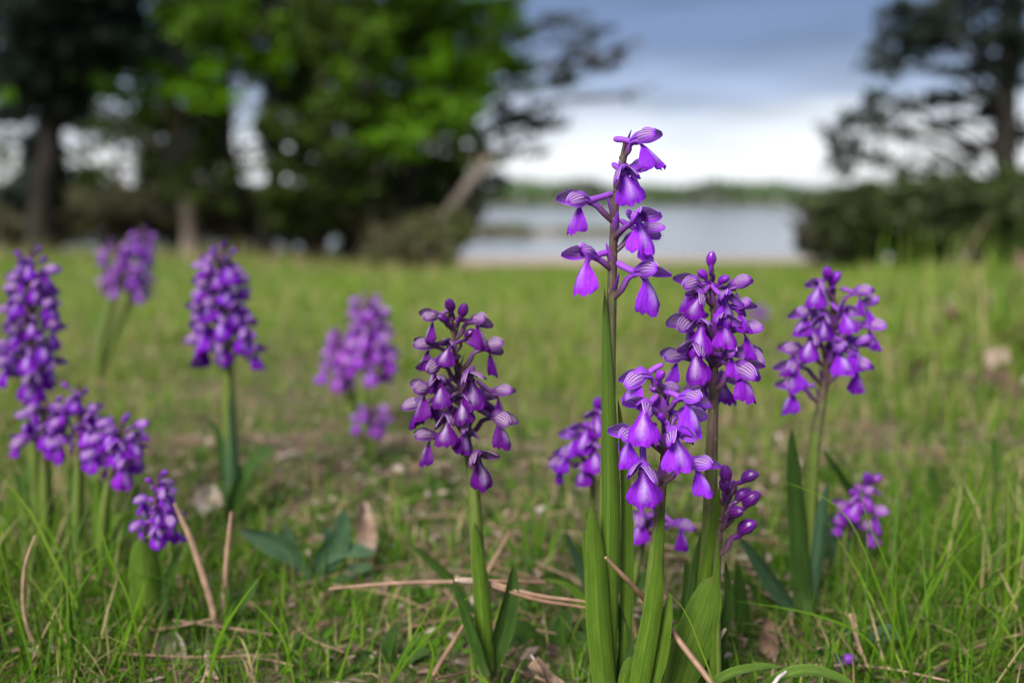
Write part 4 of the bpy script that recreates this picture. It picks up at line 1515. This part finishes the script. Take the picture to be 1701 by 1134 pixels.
# 2 dark orchid
o = Orchid('dark purple orchid with a crowded spike standing alone beside the paired needle', .354,
           [(806, 1110), (797, 980), (791, 880), (786, 800), (777, 740), (767, 670), (758, 600), (752, 545), (748, 518)], 25, 7, DARK, brown=.66)
for a in ((725, 528, -80, .80), (788, 536, 72, .85), (717, 576, -72, .85), (808, 581, 82, .9), (726, 608, -60, .85), (782, 628, 12, 1.02),
          (710, 650, -86, .9), (822, 655, 80, .9), (700, 672, -105, .85), (822, 695, 74, .95), (745, 698, -18, .85), (719, 727, -76, .92),
          (792, 762, 34, 1.0), (768, 665, -5, .8), (740, 652, 175, .9), (795, 660, 130, .9), (770, 712, 40, .75), (748, 575, -20, .7),
          (735, 635, -35, .8)):
    o.flower(*a, reach=.011 if abs(a[2]) > 50 else .008, drop=.009)
o.bud(750, 515, -20, .85, pitch=-1.0); o.bud(766, 524, 30, .85, pitch=-.9); o.bud(742, 535, -60, .7); o.bud(775, 560, 70, .7)
o.leaf([(808, 1118), (802, 1010), (795, 930), (788, 866)], 33, cup=-1.2, dD=-.004, base_w=.95, tip_p=3.0)
o.leaf([(812, 1122), (788, 1050), (770, 1000), (753, 960)], 34, 'leaf_dark', cup=1.1, twist=.75, dD=-.007)
o.leaf([(812, 1122), (832, 1050), (846, 990), (853, 938)], 44, 'leaf_dark', cup=.8, twist=-.55, dD=.0, tip_p=2.8)
o.leaf([(800, 1060, .06), (760, 975, .06), (715, 930, .06), (680, 903, .06)], 34, 'leaf_dark', cup=.7, twist=.7)
o.leaf([(805, 1120), (850, 1060), (880, 1075)], 26, 'leaf_dark', cup=.6, twist=.5, dD=.01)

# 3 low front orchid
o = Orchid('low orchid with large bright violet flowers beside the tallest stem', .322,
           [(1070, 1160), (1078, 1040), (1087, 930), (1096, 850), (1101, 790), (1104, 720), (1102, 680), (1098, 650), (1096, 622)], 26, 8, BRIGHT, brown=.60)
o.flower(1070, 626, -76, .95, pitch=-.08, lipk=6, reach=.008)
o.flower(1138, 664, 56, 1.0, lipk=7)
o.flower(1100, 652, 165, .8, reach=.006)
o.flower(1071, 679, -20, 1.02, lipk=0, reach=.010)
o.flower(1134, 690, 105, .9)
o.flower(1118, 724, 10, 1.0, lipk=3, reach=.010)
o.flower(1050, 726, -62, .98, lipk=8)
o.flower(1068, 781, -14, 1.08, lipk=1, reach=.010)
o.flower(1152, 774, 62, 1.0, lipk=5)
o.bud(1099, 697, -20, .6); o.bud(1095, 630, 20, .7, pitch=-.9)
o.leaf([(1056, 1168), (1072, 1080), (1086, 1000), (1094, 916)], 36, cup=-1.0, dD=-.008, base_w=.95, tip_p=3.5)
o.leaf([(1078, 1160), (1088, 1010), (1093, 920), (1102, 838)], 36, cup=-1.4, dD=-.003, base_w=.95, tip_p=2.6)
o.leaf([(1078, 1165), (1096, 1080), (1106, 1025), (1113, 984)], 28, cup=-.7, twist=.5, dD=-.004, tip_p=3)
o.leaf([(1060, 1168), (1042, 1120), (1048, 1070), (1040, 1030)], 20, 'leaf_dark', cup=.7, twist=.5, dD=.004)

# 4 orchid behind on the right
o = Orchid('orchid with a tall loose spike on a brown speckled stem behind the low orchid', .348,
           [(1150, 1150), (1166, 1020), (1177, 900), (1182, 760), (1186, 640), (1187, 560), (1184, 500), (1182, 455), (1181, 436)], 27, 9, MID, brown=.50)
for a in ((1155, 472, -70, .9), (1217, 480, 75, .9), (1203, 495, 30, .85), (1146, 535, -72, .95), (1230, 549, 80, .92), (1164, 492, -35, .75),
          (1222, 512, 62, .85), (1157, 582, -30, 1.02), (1132, 595, -92, .95), (1236, 584, 100, .95), (1226, 614, 52, 1.05), (1198, 632, 150, 1.0),
          (1172, 640, -160, .95), (1200, 535, 20, .9), (1166, 540, -20, .85), (1210, 590, 45, .85)):
    o.flower(*a, reach=.010 if abs(a[2]) > 50 else .008, drop=.009)
o.bud(1181, 440, 20, .8, pitch=-1.3); o.bud(1172, 462, -60, .7); o.bud(1196, 470, 50, .7)
o.leaf([(1120, 1160), (1142, 1090), (1166, 1022), (1186, 956)], 64, cup=-.75, dD=-.012, base_w=.75, tip_p=4)
o.leaf([(1152, 1140), (1170, 980), (1184, 890), (1195, 806)], 34, cup=-1.3, dD=-.004, base_w=.95, tip_p=2.5)
o.leaf([(1140, 1120), (1154, 960), (1166, 895), (1180, 845)], 22, 'leaf_dark', cup=-1, dD=.003, base_w=.95)
o.leaf([(1135, 1140), (1138, 1050), (1142, 980), (1140, 925)], 32, 'leaf_dark', cup=.9, dD=.012)
o.leaf([(1160, 1150), (1215, 1120), (1265, 1108), (1302, 1108)], 28, 'leaf', cup=.6, twist=.9, dD=-.03)
o.leaf([(1240, 1160), (1320, 1118), (1380, 1122), (1440, 1150)], 34, 'leaf', cup=.6, twist=.9, dD=-.022)

# 5 right orchid
o = Orchid('orchid with rounded violet blooms and bluish sheathing leaves past the speckled stem', .42,
           [(1340, 1010), (1344, 880), (1351, 760), (1361, 690), (1373, 615), (1382, 560), (1384, 500), (1380, 462)], 24, 10, MID, brown=.60)
for a in ((1362, 474, -40, .85), (1424, 488, 72, .9), (1433, 508, 82, .85), (1342, 521, -62, .95), (1438, 543, 72, 1.0), (1348, 560, -30, 1.0),
          (1326, 583, -82, 1.0), (1392, 583, 10, 1.0), (1419, 573, 42, 1.0), (1320, 610, -70, 1.0), (1419, 609, 50, 1.0), (1322, 645, -84, 1.0),
          (1400, 520, 20, .9), (1368, 530, -20, .85), (1405, 548, 120, .9), (1360, 505, 170, .9)):
    o.flower(*a, reach=.012 if abs(a[2]) > 50 else .009, drop=.010)
o.bud(1376, 462, -30, 1.0, pitch=-.8); o.bud(1386, 470, 40, .9, pitch=-.9)
o.leaf([(1338, 1015), (1330, 900), (1322, 800), (1315, 708)], 40, 'leaf_dark', cup=1.0, twist=.35, dD=-.003, base_w=.95, tip_p=2.6)
o.leaf([(1345, 1015), (1349, 890), (1353, 745)], 27, cup=-1.2, dD=-.002, base_w=.95)
o.leaf([(1346, 1018), (1358, 930), (1366, 860), (1376, 797)], 28, 'leaf_blue', cup=-.9, twist=-.4, dD=-.004)
o.leaf([(1325, 1020), (1290, 975), (1255, 925), (1226, 888)], 34, 'leaf_blue', cup=.8, twist=.5)
o.leaf([(1350, 1010, .05), (1420, 850, .07), (1405, 800, .07), (1364, 742, .07)], 34, 'leaf_dark', cup=.7, twist=.6)
o.leaf([(1330, 1020), (1275, 1000), (1240, 960)], 24, 'leaf_dark', cup=.7, twist=.4, dD=.01)
o.leaf([(1240, 1080, -.02), (1232, 1000, -.02), (1225, 930, -.02)], 30, 'leaf_dark', cup=.8, twist=.2)

# 6 bud spike
o = Orchid('short orchid with a spike of closed dark purple buds', .338,
           [(1190, 1130), (1189, 1020), (1192, 930), (1197, 880), (1202, 840), (1208, 800)], 18, 8, DARK)
for a in ((1207, 798, -30, 1.0, -1.3), (1236, 797, 60, .95, -.7), (1240, 838, 75, 1.1, -.35), (1217, 855, 25, 1.0, -.4), (1232, 884, 62, 1.15, -.2),
          (1226, 829, 100, .95, -.5), (1214, 820, 150, .9, -.9), (1203, 815, -60, .85, -1.2)):
    o.bud(*a[:4], pitch=a[4], drop=.009)
o.leaf([(1190, 1140), (1200, 1060), (1212, 1000), (1205, 930)], 26, 'leaf_dark', cup=.9, twist=.4, dD=.01)
o.leaf([(1186, 1140), (1186, 1050), (1190, 960), (1194, 895)], 18, cup=-1.2, dD=-.002, base_w=.95)

# 7 pale spike half hidden behind the tallest stem
o = Orchid('small orchid half hidden behind the sheathing leaf of the tallest stem', .43,
           [(990, 1000), (987, 880), (984, 780), (986, 720), (990, 680)], 14, 6, MID)
for a in ((950, 752, -72, .95), (958, 724, -60, .9), (992, 690, -20, .85), (976, 712, -30, .95), (935, 768, -85, .8), (985, 745, 10, .95),
          (1000, 715, 50, .9), (972, 775, -50, .7)):
    o.flower(*a, reach=.010, drop=.009)
o.bud(992, 678, -20, .9, pitch=-1)
o.leaf([(988, 1000), (960, 930), (938, 880)], 20, 'leaf_blue', cup=.7, twist=.3)

# 8 sparse small orchid behind low orchid
o = Orchid('sparse small orchid on a greyish stalk peeping out behind the low orchid', .40,
           [(1045, 1010), (1056, 950), (1068, 900), (1080, 860), (1090, 842)], 14, 8, MID)
o.flower(1068, 862, -50, .85); o.flower(1125, 872, 62, .9, reach=.010); o.flower(1096, 848, 170, .8)
o.bud(1088, 846, 0, .7, pitch=-1)
o.leaf([(1045, 1010), (1070, 960), (1096, 930)], 20, 'leaf_dark', cup=.7, twist=.3)

# 9 pale small orchid, right
o = Orchid('pale lilac orchid just opening among the taller grass', .46,
           [(1392, 935), (1402, 890), (1415, 850), (1430, 810), (1440, 792)], 16, 6, LILAC)
for a in ((1405, 842, -70, .8), (1448, 850, 75, .9), (1438, 815, 30, .8), (1402, 868, -80, .7), (1435, 876, 60, .85), (1424, 830, -20, .85)):
    o.flower(*a, reach=.009, drop=.010)
o.bud(1450, 800, 70, .9); o.bud(1438, 800, 10, .9, pitch=-1); o.bud(1420, 822, -50, .8)
o.leaf([(1392, 940), (1384, 890), (1378, 850)], 28, 'leaf_blue', cup=-1, base_w=.9)
o.leaf([(1394, 940), (1408, 890), (1420, 850)], 24, 'leaf_blue', cup=-1, base_w=.9)

# left-hand orchids
o = Orchid('tall dense purple orchid rising behind the clump of short ones', .54,
           [(62, 860), (58, 760), (54, 660), (51, 560), (50, 480), (50, 415)], 22, 9, VIVID)
o.spike((50, 625), (52, 415), 30, 62, 26, sc=1.15, buds=3, az0=20)
o.leaf([(62, 870), (58, 790), (54, 690)], 26, 'leaf_blue', cup=-1, base_w=.95)
o.leaf([(62, 870), (40, 810), (20, 780)], 26, 'leaf_dark', cup=.8, twist=.4)

o = Orchid('dense conical purple orchid standing alone with a curled broad leaf', .57,
           [(386, 835), (384, 760), (380, 670), (376, 590), (370, 480), (368, 405)], 24, 9, VIVID)
o.spike((374, 585), (367, 408), 32, 66, 26, sc=1.18, buds=3, az0=70)
o.leaf([(388, 840), (384, 760), (380, 660)], 30, 'leaf_blue', cup=-1.2, base_w=.95, dD=-.004)
o.leaf([(386, 840), (374, 775), (360, 715), (338, 690)], 20, 'leaf_dark', cup=.9, twist=.3)
o.leaf([(388, 850), (402, 805), (430, 765), (460, 742)], 44, 'leaf_dark', cup=.9, twist=.7, wave=.2)
o.leaf([(386, 850), (395, 810), (405, 790)], 36, 'leaf_dark', cup=.9, twist=-.2, dD=-.01)

CG = 'short orchids clumped under the tall dense one'
o = Orchid('short purple orchid nearest the tall dense stem in the short clump', .50, [(76, 880), (75, 800), (72, 730), (76, 665)], 20, 7, MID, CG)
o.spike((70, 738), (78, 665), 10, 52, 26, sc=.95, buds=1, az0=-60)
o.leaf([(78, 890), (76, 820), (74, 740)], 26, cup=-1, base_w=.95)
o = Orchid('short purple orchid with tallest spike of the short clump', .49, [(128, 890), (130, 800), (130, 720), (130, 640)], 20, 7, MID, CG)
o.spike((134, 755), (128, 640), 16, 52, 22, sc=.95, buds=2, az0=10)
o.leaf([(128, 900), (124, 830), (120, 770)], 24, 'leaf_dark', cup=-1, base_w=.95)
o = Orchid('short purple orchid leaning away on the outer side of the short clump', .47, [(170, 900), (176, 830), (190, 760), (206, 690)], 20, 7, MID, CG)
o.spike((182, 770), (208, 690), 15, 54, 28, sc=.95, buds=2, az0=40)
o.leaf([(168, 910), (166, 850), (162, 795)], 28, cup=-1, base_w=.95)
o.leaf([(168, 910), (190, 865), (220, 850)], 22, cup=.8, twist=.6)
o.leaf([(170, 910), (205, 880), (232, 800)], 22, 'leaf_dark', cup=.8, twist=.2)

o = Orchid('small slim purple orchid above one upright broad leaf in the front grass', .415, [(246, 1068), (250, 980), (253, 900), (258, 840), (262, 785)], 20, 6, MID)
o.spike((256, 892), (262, 785), 12, 38, 16, sc=.82, buds=2, az0=15, detail=True)
o.leaf([(244, 1075), (244, 1000), (240, 940), (234, 890)], 56, 'leaf', cup=-1.0, dD=-.006, base_w=.85, tip_p=5)
o.leaf([(256, 1075), (276, 990), (290, 940), (302, 900)], 30, 'leaf_dark', cup=.9, twist=.4)
o.leaf([(250, 1080), (268, 1020), (270, 960)], 24, 'leaf_dark', cup=.9, twist=.2, dD=-.004)

o = Orchid('faint orchid with pale curved stalk farthest out towards the grove', 1.0, [(163, 605), (170, 560), (186, 500), (196, 450), (190, 400)], 16, 7, LILAC, 'distant pair of orchids')
o.spike((200, 478), (188, 402), 14, 36, 18, sc=1.25, buds=2)
o.leaf([(163, 610), (168, 560), (184, 498)], 18, 'leaf_blue', cup=-1, base_w=.95)
o = Orchid('faint orchid a head taller beside the pale curved stalk', 1.02, [(172, 602), (196, 540), (222, 480), (234, 420), (236, 375)], 12, 6, MID, 'distant pair of orchids')
o.spike((224, 478), (238, 378), 18, 32, 16, sc=1.25, buds=2)

o = Orchid('blurred violet orchid with the taller spike of the pair in open grass', .78, [(606, 720), (604, 660), (612, 600), (612, 540), (608, 488)], 14, 7, LILAC, 'pair of orchids in the open grass')
o.spike((620, 612), (608, 490), 26, 46, 22, sc=1.3, buds=2)
o.leaf([(606, 725), (602, 680), (596, 650)], 18, 'leaf', cup=-1, base_w=.95)
o = Orchid('blurred violet orchid with the shorter spike of the pair in open grass', .80, [(592, 715), (580, 670), (570, 620), (562, 550)], 12, 6, LILAC, 'pair of orchids in the open grass')
o.spike((568, 625), (560, 550), 14, 32, 18, sc=1.2, buds=1)
o.leaf([(592, 720), (588, 680), (590, 640)], 16, 'leaf', cup=-1, base_w=.95)
o = Orchid('tiny violet orchid barely clearing the grass below the blurred pair', .70, [(622, 770), (620, 730), (618, 675)], 12, 6, LILAC)
o.spike((622, 700), (616, 676), 8, 34, 24, sc=.95, buds=1)
o.leaf([(622, 775), (610, 740), (600, 725)], 16, 'leaf', cup=.8)
o = Orchid('very distant faint orchid behind the speckled stem', 1.5, [(1258, 560), (1259, 530), (1260, 505)], 8, 5, MID)
o.spike((1260, 526), (1260, 506), 8, 16, 10, sc=1.0, buds=1)


# ------------------------------------------------------------------ broad-leaved herbs
def herb(name, label, cat, D, base_px, leaves, mat='leaf_blue', group=None):
    b = P(base_px[0], base_px[1], D)
    b[2] = float(gz(b[0], b[1]))
    root = link(name, None, loc=b)
    tag(root, label, cat, group)
    for pts, w, tw in leaves:
        link('leaf', leaf_mesh('leaf', pts, D, w, M[mat], .6, tw, base_w=.25, tip_p=3.0, off=b, wave=.15), root)
    return root


herb('plantain', 'bluish broad leaved plantain between the lone dense orchid and the dark orchid', 'plantain', .47, (520, 960),
     [([(515, 955), (480, 915), (440, 895), (395, 880)], 44, .5), ([(525, 960), (540, 930), (575, 915), (625, 920)], 32, .4),
      ([(525, 960), (555, 920), (568, 880), (572, 842)], 40, .1), ([(520, 965), (530, 930), (545, 900), (540, 870)], 24, -.3),
      ([(515, 965), (495, 930), (480, 890), (472, 866)], 18, .2), ([(520, 965), (560, 960), (600, 945), (620, 940)], 34, .6)])
herb('plantain', 'low plantain with dark flat leaves under the curved tan needle', 'plantain', .42, (330, 1050),
     [([(330, 1052), (300, 1030), (270, 1028)], 34, .7), ([(330, 1052), (370, 1035), (410, 1045)], 40, .7), ([(332, 1052), (345, 1015), (350, 985)], 26, .1),
      ([(330, 1055), (400, 1000), (430, 960)], 34, .5)], 'leaf_dark')
herb('plantain', 'small dark plantain half under grass beside the dark orchid', 'plantain', .385, (640, 1100),
     [([(640, 1105), (610, 1090), (585, 1095)], 40, .7), ([(640, 1105), (680, 1090), (715, 1080)], 36, .6), ([(642, 1105), (650, 1060), (665, 1040)], 30, .1)], 'leaf_dark')
herb('plantain', 'greyish plantain with soft broad leaves in the taller tussock', 'plantain', .385, (1440, 1075),
     [([(1440, 1080), (1470, 1055), (1500, 1050)], 40, .6), ([(1440, 1080), (1420, 1050), (1400, 1045)], 36, .6), ([(1440, 1080), (1450, 1110), (1480, 1130)], 40, .5)])
herb('iris_plant', 'wide bladed dark green plant in the grass beyond the pale orchid', 'plant', .58, (1560, 880),
     [([(1560, 890), (1555, 830), (1545, 770)], 28, .2), ([(1565, 890), (1590, 830), (1600, 780)], 30, -.2), ([(1570, 890), (1640, 820), (1655, 720)], 26, .3),
      ([(1560, 895), (1520, 840), (1490, 830)], 24, .4), ([(1570, 890), (1610, 850), (1650, 830)], 28, .4)], 'leaf_dark')
herb('iris_plant', 'wide bladed plant crowded among leaf litter behind the tallest orchid', 'plant', .40, (900, 1090),
     [([(905, 1100), (880, 1050), (850, 1030)], 40, .5), ([(910, 1100), (935, 1040), (950, 1010)], 40, .3), ([(905, 1100), (950, 1070), (985, 1060)], 44, .5),
      ([(900, 1100), (870, 1075), (845, 1080)], 36, .6)], 'leaf_dark')
herb('iris_plant', 'bright narrow bladed plant tangled behind the tallest orchid leaves', 'plant', .50, (880, 940),
     [([(880, 945), (872, 890), (860, 850)], 14, .2), ([(885, 945), (900, 890), (905, 840)], 14, .2), ([(890, 945), (920, 900), (935, 870)], 14, .3),
      ([(878, 945), (850, 910), (840, 880)], 12, .2), ([(890, 945), (890, 880), (880, 830)], 12, .2)], 'leaf')

# fallen floret in the turf
ff = link('fallen_floret', None, loc=P(1406, 1094, .365))
tag(ff, 'fallen violet orchid floret lying in the turf beside the grey herb', 'flower')
for nm_, me_ in (('lip', LIPS[2]), ('hood', HOODS[0]), ('wing_sepal', SEP_L[1])):
    q = link(nm_, me_, ff, rot=(.9, .4, .3), color=MID)
    q.scale = (.7,) * 3
